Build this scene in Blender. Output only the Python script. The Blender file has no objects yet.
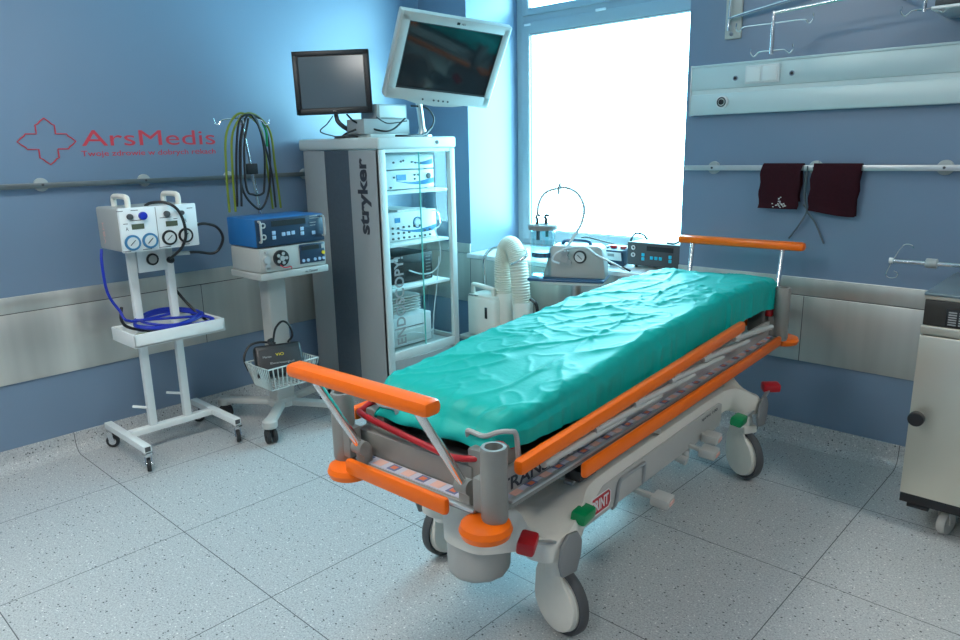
import bpy, bmesh, math, random
from mathutils import Vector, Matrix, Euler, noise
random.seed(7)
D = bpy.data
COL = bpy.context.scene.collection
R = math.radians
PI = math.pi

# ------------------------------------------------------------------ materials
def newmat(name):
    m = D.materials.new(name); m.use_nodes = True
    nt = m.node_tree
    return m, nt, nt.nodes['Principled BSDF']

def mat(name, col, rough=.5, metal=0., spec=.5, var=.06, vs=30., bump=0., bs=200., coat=0., emit=None, es=0.):
    m, nt, b = newmat(name)
    N, L = nt.nodes, nt.links
    b.inputs['Roughness'].default_value = rough
    b.inputs['Metallic'].default_value = metal
    b.inputs['Specular IOR Level'].default_value = spec
    b.inputs['Coat Weight'].default_value = coat
    tc = N.new('ShaderNodeTexCoord')
    nz = N.new('ShaderNodeTexNoise'); nz.inputs['Scale'].default_value = vs; nz.inputs['Detail'].default_value = 3
    L.new(tc.outputs['Object'], nz.inputs['Vector'])
    mx = N.new('ShaderNodeMix'); mx.data_type = 'RGBA'
    mx.inputs[6].default_value = (*[c*(1-var) for c in col], 1)
    mx.inputs[7].default_value = (*[min(1, c*(1+var)) for c in col], 1)
    L.new(nz.outputs['Fac'], mx.inputs[0]); L.new(mx.outputs[2], b.inputs['Base Color'])
    if bump:
        n2 = N.new('ShaderNodeTexNoise'); n2.inputs['Scale'].default_value = bs; n2.inputs['Detail'].default_value = 2
        L.new(tc.outputs['Object'], n2.inputs['Vector'])
        bp = N.new('ShaderNodeBump'); bp.inputs['Strength'].default_value = bump; bp.inputs['Distance'].default_value = .002
        L.new(n2.outputs['Fac'], bp.inputs['Height']); L.new(bp.outputs['Normal'], b.inputs['Normal'])
    if emit:
        b.inputs['Emission Color'].default_value = (*emit, 1); b.inputs['Emission Strength'].default_value = es
    return m

def floor_mat():
    m, nt, b = newmat('terrazzo_vinyl'); N, L = nt.nodes, nt.links
    tc = N.new('ShaderNodeTexCoord')
    def noise_n(scale, detail=2, rough=.5):
        n = N.new('ShaderNodeTexNoise'); n.inputs['Scale'].default_value = scale; n.inputs['Detail'].default_value = detail
        n.inputs['Roughness'].default_value = rough
        L.new(tc.outputs['Object'], n.inputs['Vector']); return n.outputs['Fac']
    def ramp(fac, stops):
        r = N.new('ShaderNodeValToRGB'); L.new(fac, r.inputs[0])
        e = r.color_ramp.elements
        e[0].position, e[0].color = stops[0][0], (*stops[0][1], 1); e[1].position, e[1].color = stops[-1][0], (*stops[-1][1], 1)
        for p, c in stops[1:-1]:
            k = e.new(p); k.color = (*c, 1)
        return r.outputs[0]
    def mixc(f, a, c2, mode='MIX'):
        x = N.new('ShaderNodeMix'); x.data_type = 'RGBA'; x.blend_type = mode
        if isinstance(f, float): x.inputs[0].default_value = f
        else: L.new(f, x.inputs[0])
        for s, v in ((6, a), (7, c2)):
            if isinstance(v, tuple): x.inputs[s].default_value = (*v, 1)
            else: L.new(v, x.inputs[s])
        return x.outputs[2]
    def mth(op, a, c2=None):
        x = N.new('ShaderNodeMath'); x.operation = op
        for i, v in enumerate((a, c2)):
            if v is None: continue
            if isinstance(v, (int, float)): x.inputs[i].default_value = v
            else: L.new(v, x.inputs[i])
        return x.outputs[0]
    base = ramp(noise_n(140, 3, .7), [(.32, (.33, .345, .35)), (.5, (.46, .475, .48)), (.68, (.58, .59, .585))])
    def specks(scale, thr, seedoff):
        mp = N.new('ShaderNodeMapping'); mp.inputs['Location'].default_value = (seedoff, seedoff*2, 0); mp.inputs['Scale'].default_value = (1, 1.35, 1)
        L.new(tc.outputs['Object'], mp.inputs[0])
        v = N.new('ShaderNodeTexVoronoi'); v.inputs['Scale'].default_value = scale; L.new(mp.outputs[0], v.inputs['Vector'])
        near = mth('LESS_THAN', v.outputs['Distance'], .26)
        sp = N.new('ShaderNodeSeparateColor'); L.new(v.outputs['Color'], sp.inputs[0])
        return mth('MULTIPLY', near, mth('GREATER_THAN', sp.outputs[0], thr))
    c = mixc(specks(62, .88, 3.1), base, (.09, .095, .10))
    c = mixc(specks(110, .84, 4.4), c, (.16, .17, .18))
    c = mixc(specks(75, .88, 7.7), c, (.78, .78, .74))
    c = mixc(specks(130, .8, 9.2), c, (.70, .71, .70))
    sep = N.new('ShaderNodeSeparateXYZ'); L.new(tc.outputs['Object'], sep.inputs[0])
    def joint(o, off, per):
        a = mth('FRACT', mth('DIVIDE', mth('ADD', o, off), per))
        return mth('LESS_THAN', mth('ABSOLUTE', mth('SUBTRACT', a, .5)), .0021/per*.9)
    jx = joint(sep.outputs[0], -1.31 + .703*.5 + 7.03, .703)
    jy = joint(sep.outputs[1], .574 + .703*.5 + 7.03, .703)
    c = mixc(mth('MAXIMUM', jx, jy), c, (.13, .135, .14))
    L.new(c, b.inputs['Base Color'])
    b.inputs['Roughness'].default_value = .27
    return m

def steel_band_mat():
    m, nt, b = newmat('brushed_steel_band'); N, L = nt.nodes, nt.links
    tc = N.new('ShaderNodeTexCoord'); mp = N.new('ShaderNodeMapping'); mp.inputs['Scale'].default_value = (1.6, 1.6, .12)
    L.new(tc.outputs['Object'], mp.inputs[0])
    n = N.new('ShaderNodeTexNoise'); n.inputs['Scale'].default_value = 3.2; n.inputs['Detail'].default_value = 3; L.new(mp.outputs[0], n.inputs['Vector'])
    r = N.new('ShaderNodeValToRGB'); L.new(n.outputs['Fac'], r.inputs[0])
    r.color_ramp.elements[0].position = .3; r.color_ramp.elements[0].color = (.50, .50, .47, 1)
    r.color_ramp.elements[1].position = .7; r.color_ramp.elements[1].color = (.74, .73, .68, 1)
    L.new(r.outputs[0], b.inputs['Base Color'])
    b.inputs['Metallic'].default_value = .7
    rr = N.new('ShaderNodeMapRange'); L.new(n.outputs['Fac'], rr.inputs[0]); rr.inputs[3].default_value = .28; rr.inputs[4].default_value = .5
    L.new(rr.outputs[0], b.inputs['Roughness'])
    bp = N.new('ShaderNodeBump'); bp.inputs['Strength'].default_value = .25; bp.inputs['Distance'].default_value = .02
    L.new(n.outputs['Fac'], bp.inputs['Height']); L.new(bp.outputs['Normal'], b.inputs['Normal'])
    return m

def sheet_mat():
    m, nt, b = newmat('teal_sheet'); N, L = nt.nodes, nt.links
    tc = N.new('ShaderNodeTexCoord')
    mp = N.new('ShaderNodeMapping'); mp.inputs['Scale'].default_value = (1.0, .45, 1); mp.inputs['Rotation'].default_value = (0, 0, R(-35))
    L.new(tc.outputs['Object'], mp.inputs[0])
    n = N.new('ShaderNodeTexNoise'); n.inputs['Scale'].default_value = 7; n.inputs['Detail'].default_value = 4; n.inputs['Roughness'].default_value = .55; n.inputs['Distortion'].default_value = 1.2
    n.noise_type = 'RIDGED_MULTIFRACTAL'
    L.new(mp.outputs[0], n.inputs['Vector'])
    n2 = N.new('ShaderNodeTexNoise'); n2.inputs['Scale'].default_value = 55; n2.inputs['Detail'].default_value = 3; L.new(tc.outputs['Object'], n2.inputs['Vector'])
    b1 = N.new('ShaderNodeBump'); b1.inputs['Strength'].default_value = .8; b1.inputs['Distance'].default_value = .009
    b2 = N.new('ShaderNodeBump'); b2.inputs['Strength'].default_value = .35; b2.inputs['Distance'].default_value = .002
    L.new(n.outputs['Fac'], b1.inputs['Height']); L.new(n2.outputs['Fac'], b2.inputs['Height']); L.new(b1.outputs['Normal'], b2.inputs['Normal'])
    L.new(b2.outputs['Normal'], b.inputs['Normal'])
    b.inputs['Base Color'].default_value = (.0, .42, .37, 1)
    b.inputs['Roughness'].default_value = .5
    b.inputs['Specular IOR Level'].default_value = .32
    b.inputs['Sheen Weight'].default_value = .0
    return m

def glass_mat(name, tint=(.9, 1, .98), alpha=.12, rough=.02):
    m = D.materials.new(name); m.use_nodes = True; nt = m.node_tree; N, L = nt.nodes, nt.links
    N.remove(N['Principled BSDF']); out = N['Material Output']
    t = N.new('ShaderNodeBsdfTransparent'); t.inputs[0].default_value = (*tint, 1)
    g = N.new('ShaderNodeBsdfGlossy'); g.inputs['Roughness'].default_value = rough; g.inputs[0].default_value = (.9, .95, .95, 1)
    mx = N.new('ShaderNodeMixShader'); fr = N.new('ShaderNodeFresnel'); fr.inputs[0].default_value = 1.45
    ad = N.new('ShaderNodeMath'); ad.operation = 'ADD'; ad.inputs[1].default_value = alpha; L.new(fr.outputs[0], ad.inputs[0])
    ge = N.new('ShaderNodeNewGeometry'); inv = N.new('ShaderNodeMath'); inv.operation = 'SUBTRACT'; inv.inputs[0].default_value = 1; L.new(ge.outputs['Backfacing'], inv.inputs[1])
    mu = N.new('ShaderNodeMath'); mu.operation = 'MULTIPLY'; L.new(ad.outputs[0], mu.inputs[0]); L.new(inv.outputs[0], mu.inputs[1]); L.new(mu.outputs[0], mx.inputs[0]); L.new(t.outputs[0], mx.inputs[1]); L.new(g.outputs[0], mx.inputs[2]); L.new(mx.outputs[0], out.inputs[0])
    return m

def emis(name, col, s):
    m = D.materials.new(name); m.use_nodes = True; nt = m.node_tree; N, L = nt.nodes, nt.links
    N.remove(N['Principled BSDF']); e = N.new('ShaderNodeEmission'); e.inputs[0].default_value = (*col, 1); e.inputs[1].default_value = s
    L.new(e.outputs[0], N['Material Output'].inputs[0]); return m

M = dict(
 wall=mat('blue_wall_paint', (.158, .24, .348), .33, spec=1.0, var=.04, vs=2, bump=.12, bs=320),
 ceil=mat('ceiling_paint', (.8, .82, .82), .7),
 floor=floor_mat(), band=steel_band_mat(), sheet=sheet_mat(),
 seam=mat('dark_seam', (.08, .08, .08), .6),
 pvc=mat('window_pvc', (.36, .44, .47), .35, var=.02),
 gasket=mat('black_gasket', (.03, .035, .04), .5),
 sill=mat('white_sill', (.75, .78, .78), .3, var=.02),
 pane=emis('frosted_daylight_pane', (.36, .82, 1.0), 18.0),
 lamp=emis('ceiling_lamp_diffuser', (1.0, .965, .90), 30.0),
 chrome=mat('chrome', (.75, .76, .76), .16, 1., var=.02),
 steel=mat('steel_tube', (.55, .56, .55), .28, 1., var=.05),
 railsteel=mat('dull_rail_steel', (.20, .23, .24), .35, .8, var=.3, vs=5),
 alu=mat('satin_aluminium', (.62, .64, .64), .38, .85, var=.03),
 white=mat('white_powder_coat', (.80, .84, .83), .4, var=.03),
 cream=mat('cream_plastic', (.78, .76, .68), .42, var=.03),
 lgrey=mat('light_grey_plastic', (.50, .50, .47), .45, var=.03, bump=.1),
 mgrey=mat('mid_grey_plastic', (.24, .25, .25), .5, var=.04, bump=.12),
 beam=mat('grey_frame_coat', (.27, .27, .25), .45, .2, var=.05, bump=.1),
 dgrey=mat('dark_grey_plastic', (.07, .075, .08), .5, var=.06),
 black=mat('black_plastic', (.012, .013, .015), .4, var=.1),
 rubber=mat('black_rubber', (.02, .022, .025), .6, var=.1),
 tyre=mat('grey_tyre_rubber', (.075, .08, .085), .6, var=.12),
 orange=mat('orange_plastic', (.98, .165, .004), .28, var=.03, spec=.4),
 dorange=mat('burnt_orange_plastic', (.62, .085, .012), .35, var=.04),
 red=mat('red_plastic', (.50, .012, .02), .3, var=.05),
 green=mat('green_plastic', (.0, .28, .09), .32, var=.05),
 blue=mat('blue_cover', (.012, .13, .36), .38, var=.04),
 navy=mat('navy_panel', (.015, .04, .08), .35, var=.05),
 hose=mat('blue_hose', (.01, .03, .42), .3, var=.05),
 screen=mat('dark_screen', (.012, .018, .022), .06, spec=.8, var=.02),
 greyscreen=mat('grey_screen', (.10, .13, .15), .14, spec=.8, var=.04, vs=2),
 moncase=mat('monitor_case', (.50, .55, .53), .4, var=.02),
 cab=mat('cabinet_grey', (.33, .36, .36), .45, var=.03),
 cabdark=mat('cabinet_dark_band', (.07, .095, .115), .55, var=.15, vs=60),
 cabframe=mat('cabinet_door_frame', (.55, .62, .60), .4, var=.02),
 cabin=mat('cabinet_interior', (.82, .88, .87), .5, var=.02),
 glass=glass_mat('clear_door_glass', (.97, .995, .99), .0),
 clear=glass_mat('clear_jar', (.86, .95, .97), .08),
 edge=mat('green_glass_edge', (.12, .45, .40), .2, var=.05),
 text_dark=mat('dark_lettering', (.035, .04, .05), .5),
 text_grey=mat('grey_lettering', (.36, .38, .38), .5),
 text_red=mat('red_lettering', (.62, .05, .075), .5),
 text_white=mat('white_lettering', (.8, .8, .8), .5),
 dev=mat('device_white', (.80, .86, .87), .35, var=.02),
 devgrey=mat('device_grey', (.40, .42, .40), .4, var=.03),
 swoosh=mat('blue_swoosh', (.01, .20, .42), .35),
 key=mat('pale_blue_key', (.30, .45, .62), .4),
 cyankey=mat('cyan_key', (.02, .55, .75), .4),
 lcd=mat('lcd', (.10, .12, .08), .25),
 bluelcd=mat('blue_lcd', (.03, .22, .45), .25),
 dial=mat('dial_face', (.62, .66, .66), .4),
 dialblue=mat('dial_blue_ring', (.05, .20, .38), .35),
 maroon=mat('maroon_fabric', (.062, .008, .018), .9, var=.2, vs=90, bump=.5, bs=500),
 strap=mat('grey_strap', (.10, .13, .15), .7),
 yellow=mat('yellow_green_cable', (.17, .23, .015), .4, var=.3, vs=12),
 yel=mat('yellow_plastic', (.75, .6, .03), .4),
 hosewhite=mat('cream_corrugated_hose', (.66, .64, .54), .5, var=.04),
 tube=mat('translucent_tube', (.62, .70, .72), .3),
 bluefloat=mat('blue_float', (.015, .09, .19), .3),
 peach=mat('label_peach', (.75, .45, .38), .5), lav=mat('label_lavender', (.55, .56, .66), .45), lblue=mat('label_blue', (.13, .16, .30), .5), lor=mat('label_orange', (.70, .17, .07), .5),
 wood=mat('steriliser_panel', (.70, .68, .58), .33, .75, var=.06, vs=4),
 sblack=mat('steriliser_control_panel', (.035, .033, .028), .4, var=.1),
 stop=mat('steriliser_top', (.16, .22, .25), .3, .3),
 halo=mat('clear_bracket', (.40, .45, .45), .3),
 alurail=mat('headwall_aluminium', (.62, .74, .74), .42, .25, var=.03, vs=3),
)

# ------------------------------------------------------------------ mesh builder
def catmull(pts, n=6, closed=False):
    P = [Vector(p) for p in pts]
    if len(P) < 3: return P
    out = []
    L = len(P); rng = L if closed else L-1
    for i in range(rng):
        p0 = P[(i-1) % L] if closed or i > 0 else P[0]*2-P[1]
        p1, p2 = P[i], P[(i+1) % L]
        p3 = P[(i+2) % L] if closed or i+2 < L else P[-1]*2-P[-2]
        for k in range(n):
            t = k/n
            out.append(.5*((2*p1)+(p2-p0)*t+(2*p0-5*p1+4*p2-p3)*t*t+(3*p1-p0-3*p2+p3)*t**3))
    if not closed: out.append(P[-1])
    return out

class MB:
    def __init__(s): s.bm = bmesh.new(); s.mi = 0
    def _join(s, t):
        for f in t.faces: f.material_index = s.mi
        me = D.meshes.new('t'); t.to_mesh(me); t.free(); s.bm.from_mesh(me); D.meshes.remove(me)
    def box(s, c, sz, rot=None, bev=0, seg=2):
        t = bmesh.new(); bmesh.ops.create_cube(t, size=1)
        for v in t.verts: v.co = Vector((v.co.x*sz[0], v.co.y*sz[1], v.co.z*sz[2]))
        if bev: bmesh.ops.bevel(t, geom=t.edges[:], offset=min(bev, min(sz)*.49), segments=seg, affect='EDGES', profile=.5)
        mtx = Matrix.Translation(c)
        if rot is not None: mtx = mtx @ (rot.to_matrix().to_4x4() if isinstance(rot, Euler) else rot.to_4x4())
        t.transform(mtx); s._join(t); return s
    def bb(s, x0, x1, y0, y1, z0, z1, bev=0, seg=2):
        return s.box(((x0+x1)/2, (y0+y1)/2, (z0+z1)/2), (abs(x1-x0), abs(y1-y0), abs(z1-z0)), None, bev, seg)
    def bar(s, p0, p1, w, h, bev=0, up=(0, 0, 1)):
        p0, p1 = Vector(p0), Vector(p1); d = p1-p0; L = d.length; d.normalize()
        x = d.cross(Vector(up)); 
        if x.length < 1e-4: x = d.cross(Vector((1, 0, 0)))
        x.normalize(); z = x.cross(d)
        return s.box((p0+p1)/2, (w, L, h), Matrix((x, d, z)).transposed(), bev)
    def cyl(s, p0, p1, r, r2=None, seg=20, bev=0):
        p0, p1 = Vector(p0), Vector(p1); d = p1-p0
        t = bmesh.new(); bmesh.ops.create_cone(t, cap_ends=True, segments=seg, radius1=r, radius2=r if r2 is None else r2, depth=d.length)
        if bev:
            es = [e for e in t.edges if abs(e.verts[0].co.z-e.verts[1].co.z) < 1e-6]
            bmesh.ops.bevel(t, geom=es, offset=bev, segments=2, affect='EDGES', profile=.5)
        q = Vector((0, 0, 1)).rotation_difference(d.normalized()).to_matrix().to_4x4()
        t.transform(Matrix.Translation((p0+p1)/2) @ q); s._join(t); return s
    def tube(s, pts, r, seg=8, n=6, closed=False, raw=False, rf=None, flat=1.):
        P = [Vector(p) for p in pts] if raw else catmull(pts, n, closed)
        t = bmesh.new(); rings = []; L = len(P); nrm = None
        for i, p in enumerate(P):
            a = P[(i-1) % L] if (closed or i > 0) else P[0]; b = P[(i+1) % L] if (closed or i < L-1) else P[-1]
            d = (b-a)
            if d.length < 1e-9: d = Vector((0, 0, 1))
            d.normalize()
            if nrm is None:
                nrm = d.cross(Vector((0, 0, 1)))
                if nrm.length < .01: nrm = d.cross(Vector((1, 0, 0)))
            nrm = (nrm - d*nrm.dot(d)).normalized(); bn = d.cross(nrm)
            rr = r*(rf(i, L) if rf else 1)
            rings.append([t.verts.new(p + nrm*(math.cos(k/seg*2*PI)*rr) + bn*(math.sin(k/seg*2*PI)*rr*flat)) for k in range(seg)])
        for i in range(L if closed else L-1):
            A, B = rings[i], rings[(i+1) % L]
            for k in range(seg): t.faces.new((A[k], A[(k+1) % seg], B[(k+1) % seg], B[k]))
        if not closed: t.faces.new(rings[0][::-1]); t.faces.new(rings[-1])
        s._join(t); return s
    def prism(s, pts, o, ux, uy, depth, bev=0):
        """polygon pts in plane (o,ux,uy), extruded along ux x uy"""
        ux, uy = Vector(ux).normalized(), Vector(uy).normalized(); n = ux.cross(uy); o = Vector(o)
        t = bmesh.new(); vs = [t.verts.new((a, b, 0)) for a, b in pts]
        f = t.faces.new(vs); r = bmesh.ops.extrude_face_region(t, geom=[f])
        for v in r['geom']:
            if isinstance(v, bmesh.types.BMVert): v.co.z += depth
        bmesh.ops.recalc_face_normals(t, faces=t.faces[:])
        if bev: bmesh.ops.bevel(t, geom=t.edges[:], offset=bev, segments=2, affect='EDGES', profile=.5)
        t.transform(Matrix.Translation(o) @ Matrix((ux, uy, n)).transposed().to_4x4()); s._join(t); return s
    def lathe(s, prof, c, axis=(0, 0, 1), seg=28, sx=1.):
        t = bmesh.new(); rings = []
        for r, z in prof:
            rings.append([t.verts.new((math.cos(k/seg*2*PI)*max(r, 1e-4)*sx, math.sin(k/seg*2*PI)*max(r, 1e-4), z)) for k in range(seg)])
        for A, B in zip(rings, rings[1:]):
            for k in range(seg): t.faces.new((A[k], A[(k+1) % seg], B[(k+1) % seg], B[k]))
        t.faces.new(rings[0][::-1]); t.faces.new(rings[-1])
        bmesh.ops.recalc_face_normals(t, faces=t.faces[:])
        q = Vector((0, 0, 1)).rotation_difference(Vector(axis).normalized()).to_matrix().to_4x4()
        t.transform(Matrix.Translation(c) @ q); s._join(t); return s
    def ring(s, c, axis, r, rr, seg=28):
        ax = Vector(axis).normalized(); a = ax.orthogonal().normalized(); b = ax.cross(a); c = Vector(c)
        return s.tube([c+a*math.cos(k/seg*2*PI)*r+b*math.sin(k/seg*2*PI)*r for k in range(seg)], rr, 6, closed=True, raw=True)
    def build(s, name, mats, parent=None, world=True, ang=38):
        bm = s.bm
        for f in bm.faces: f.smooth = True
        for e in bm.edges:
            if len(e.link_faces) == 2 and e.calc_face_angle(0) > R(ang): e.smooth = False
        me = D.meshes.new(name); bm.to_mesh(me); bm.free()
        if not isinstance(mats, (list, tuple)): mats = [mats]
        for m in mats: me.materials.append(m)
        o = D.objects.new(name, me); COL.objects.link(o)
        if parent is not None:
            o.parent = parent
            if world: me.transform(RM[key(parent)].inverted())
            RM[key(o)] = RM[key(parent)]
        else: RM[key(o)] = Matrix.Identity(4)
        return o
RM = {}
def key(o): return o.name
def tag(o, label, cat, group=None):
    o['label'] = label; o['category'] = cat
    if group: o['group'] = group
    return o
def thing(name, label, cat, loc=(0, 0, 0), rz=0, group=None):
    o = D.objects.new(name, None); COL.objects.link(o); o.location = loc; o.rotation_euler = (0, 0, rz); o.empty_display_size = .1
    RM[key(o)] = Matrix.Translation(loc) @ Matrix.Rotation(rz, 4, 'Z')
    return tag(o, label, cat, group)
def single(name, mb, m, label, cat, loc, group=None):
    """one-mesh thing, geometry given in world coordinates, origin at loc"""
    o = mb.build(name, m); o.data.transform(Matrix.Translation(loc).inverted()); o.location = loc; RM[key(o)] = Matrix.Translation(loc)
    return tag(o, label, cat, group)
def struct(name, mb, m):
    o = mb.build(name, m); o['kind'] = 'structure'; return o
def text(name, body, o, ux, uy, w, h, m, parent, world=True, depth=.0008, bold=0., struct_=False):
    """lettering of overall width w and height h, lower-left corner at o"""
    c = D.curves.new('t', 'FONT'); c.body = body; c.size = 1; c.offset = bold; c.resolution_u = 3
    to = D.objects.new('t', c); COL.objects.link(to)
    dg = bpy.context.evaluated_depsgraph_get(); dg.update()
    me = D.meshes.new_from_object(to.evaluated_get(dg)); D.objects.remove(to); D.curves.remove(c)
    xs = [v.co.x for v in me.vertices]; ys = [v.co.y for v in me.vertices]
    x0, x1, y0, y1 = min(xs), max(xs), min(ys), max(ys)
    t = bmesh.new(); t.from_mesh(me); D.meshes.remove(me)
    bmesh.ops.remove_doubles(t, verts=t.verts[:], dist=.0005)
    r = bmesh.ops.extrude_face_region(t, geom=t.faces[:])
    for v in r['geom']:
        if isinstance(v, bmesh.types.BMVert): v.co.z += 1
    ux, uy = Vector(ux).normalized(), Vector(uy).normalized(); n = ux.cross(uy)
    for v in t.verts: v.co = Vector(o) + ux*((v.co.x-x0)/(x1-x0)*w) + uy*((v.co.y-y0)/(y1-y0)*h) + n*((v.co.z if v.co.z > .5 else 0)*depth)
    bmesh.ops.recalc_face_normals(t, faces=t.faces[:])
    mb = MB(); mb._join(t); o_ = mb.build(name, m, parent, world, ang=1)
    for p_ in o_.data.polygons: p_.use_smooth = False
    return o_

X, Y, Z = Vector((1, 0, 0)), Vector((0, 1, 0)), Vector((0, 0, 1))
def ss(a, b, x):
    t = max(0, min(1, (x-a)/(b-a))); return t*t*(3-2*t)

# ------------------------------------------------------------------ room
RX, RY, RZ = 6.4, -6.2, 3.1
struct('floor', MB().bb(-.1, RX+.1, RY-.1, .1, -.1, 0), M['floor'])
struct('ceiling', MB().bb(-.1, RX+.1, RY-.1, .6, RZ, RZ+.1), M['ceil'])
struct('wall_left', MB().bb(-.12, 0, RY, .6, 0, RZ), M['wall'])
struct('wall_right', MB().bb(RX, RX+.12, RY, .6, 0, RZ), M['wall'])
struct('wall_front', MB().bb(-.12, RX+.12, RY-.12, RY, 0, RZ), M['wall'])
WT = 2.78      # window head
w = MB()
w.prism([(0, 0), (.487, 0), (.60, .5), (0, .5)], (0, 0, 0), X, Y, RZ)
w.prism([(2.178, 0), (RX, 0), (RX, .5), (2.10, .5)], (0, 0, 0), X, Y, RZ)
w.bb(.487, 2.178, 0, .499, 0, .79); w.bb(.487, 2.178, 0, .499, WT, RZ)
struct('wall_back', w, M['wall'])
def skirting(name, a, b, inward):
    a, b, n = Vector(a), Vector(b), Vector(inward)
    prof = [(.0, .11), (.008, .11), (.01, .10), (.012, .06), (.022, .03), (.045, .008), (.07, .0005), (0, .0005)]
    d = (b-a).normalized(); t = MB()
    bm = bmesh.new(); A = [bm.verts.new(a+n*p+Z*q) for p, q in prof]; B = [bm.verts.new(b+n*p+Z*q) for p, q in prof]
    for i in range(len(prof)):
        j = (i+1) % len(prof); bm.faces.new((A[i], A[j], B[j], B[i]))
    bm.faces.new(A[::-1]); bm.faces.new(B); bmesh.ops.recalc_face_normals(bm, faces=bm.faces[:]); t._join(bm)
    return struct(name, t, M['floor'])
skirting('baseboard_left', (0, RY, 0), (0, 0, 0), X)
skirting('baseboard_back', (0, 0, 0), (RX, 0, 0), -Y)
# stainless protective bands on the walls
def band(name, f, seams): 
    b = MB(); f(b); o = struct(name, b, [M['band'], M['seam']]); return o
b = MB(); b.bb(0, .012, RY, -.012, .455, .815, .003); b.bb(0, .012, RY, -.012, .819, .902, .003); b.mi = 1; b.bb(0, .009, RY, -.012, .8145, .8195); b.bb(0, .0132, -1.875, -1.872, .455, .815)
struct('trim_1', b, [M['band'], M['seam']])
b = MB(); b.bb(.0, .487, -.012, 0, .455, .818, .003); b.bb(0, .487, -.012, 0, .822, .895, .003); b.bb(.487, 2.178, -.012, 0, .455, .785, .003); b.mi = 1; b.bb(.486, .489, -.0132, 0, .455, .785)
struct('trim_2', b, [M['band'], M['seam']])
b = MB(); b.bb(2.178, RX, -.012, 0, .455, .806, .003); b.bb(2.178, RX, -.012, 0, .81, .902, .003); b.mi = 1; b.bb(2.178, RX, -.009, 0, .805, .811)
b.bb(2.9, 2.903, -.0132, 0, .455, .805)
struct('trim_3', b, [M['band'], M['seam']])
# sill
s = MB(); s.prism([(-.03, .792), (.5, .792), (.5, .868), (-.02, .826), (-.03, .818)], (.468, 0, 0), Y, Z, 1.74, .002)
struct('trim_4', s, M['sill'])
# window
wf = MB(); y0, y1 = .45, .5
wf.bb(.585, .645, .43, .5, .84, WT, .004); wf.bb(2.03, 2.13, .43, .5, .84, WT, .004)
wf.bb(.59, 2.13, .4315, .499, .86, .915, .004); wf.bb(.59, 2.13, .4315, .499, 2.44, 2.50, .004); wf.bb(.59, 2.13, .4315, .499, WT-.05, WT-.001, .004)
win = struct('window_1', wf, M['pvc'])
sf = MB()
sf.bb(.64, .705, .415, .48, .905, 2.45, .006); sf.bb(2.0, 2.05, .415, .48, .905, 2.45, .006)
sf.bb(.64, 2.05, .4155, .4795, .905, .975, .006); sf.bb(.64, 2.05, .4155, .4795, 2.37, 2.45, .006)
sf.build('window_sash', M['pvc'], win)
sf = MB(); sf.bb(.64, .70, .42, .48, 2.495, WT-.04, .006); sf.bb(1.99, 2.05, .42, .48, 2.495, WT-.04, .006); sf.bb(.64, 2.05, .4205, .4795, 2.495, 2.545, .006)
sf.build('top_sash', M['pvc'], win)
g = MB(); g.bb(.702, .709, .425, .47, .97, 2.375); g.bb(.702, 2.0, .425, .47, .973, .979); g.bb(.702, 2.0, .425, .47, 2.364, 2.371); g.build('gasket', M['gasket'], win)
wl = MB(); wl.bb(.695, .712, .42, .424, .965, 2.37); wl.bb(.705, 2.0, .42, .424, 2.355, 2.366); wl.build('glazing_bead', M['sill'], win)
MB().bb(.705, 2.005, .452, .458, .965, 2.37).build('frosted_pane', M['pane'], win)
MB().bb(.70, 1.995, .452, .458, 2.54, WT-.04).build('top_frosted_pane', M['pane'], win)
hb = MB(); hb.bb(1.28, 1.36, .408, .418, 2.445, 2.462, .003); hb.bb(.67, .73, .408, .418, 2.425, 2.44, .003); hb.build('drain_cap', M['white'], win)
# ceiling lamps
for i, (x, y) in enumerate([(1.8, -3.2), (1.7, -5.1), (5.3, -1.3), (3.9, -4.9)]):
    t = thing('ceiling_light', 'square white ceiling lamp above the %s of the room' % ['left front', 'left rear', 'right front', 'right rear'][i], 'lamp', (x, y, RZ-.06))
    f = MB(); f.bb(x-.33, x+.33, y-.33, y-.3, RZ-.06, RZ); f.bb(x-.33, x+.33, y+.3, y+.33, RZ-.06, RZ); f.bb(x-.33, x-.3, y-.3, y+.3, RZ-.06, RZ); f.bb(x+.3, x+.33, y-.3, y+.3, RZ-.06, RZ)
    f.build('lamp_frame', M['white'], t); MB().bb(x-.3, x+.3, y-.3, y+.3, RZ-.05, RZ-.02).build('diffuser', M['lamp'], t)

# ------------------------------------------------------------------ wall logo
lg = thing('wall_logo', 'red wall lettering with an outlined cross emblem above the left rail', 'sign', (.0, -2.2, 1.55))
pts = []
cy, cz = -2.588, 1.665
arm, hw = .118, .041
def armpts(ang):
    c, s_ = math.cos(ang), math.sin(ang)
    loc = [(hw, -hw), (.088, -hw), (.094, -hw*.72), (.108, -hw*.45), (arm+.007, 0), (.108, hw*.45), (.094, hw*.72), (.088, hw), (.05, hw)]
    return [(a*c-b_*s_, a*s_+b_*c) for a, b_ in loc]
for k in range(4): pts += armpts(k*PI/2)
MB().tube([(.002, cy+a*1.08, cz+b_*.92) for a, b_ in pts], .0042, 6, closed=True, raw=True, flat=.8).build('cross_emblem', M['text_red'], lg)
text('lettering', 'ArsMedis', (.0005, -2.425, 1.640), Y, Z, .745, .082, M['text_red'], lg, bold=.0)
text('lettering', 'Twoje zdrowie w dobrych rękach', (.0005, -2.435, 1.578), Y, Z, .75, .038, M['text_red'], lg, bold=.006)

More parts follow.
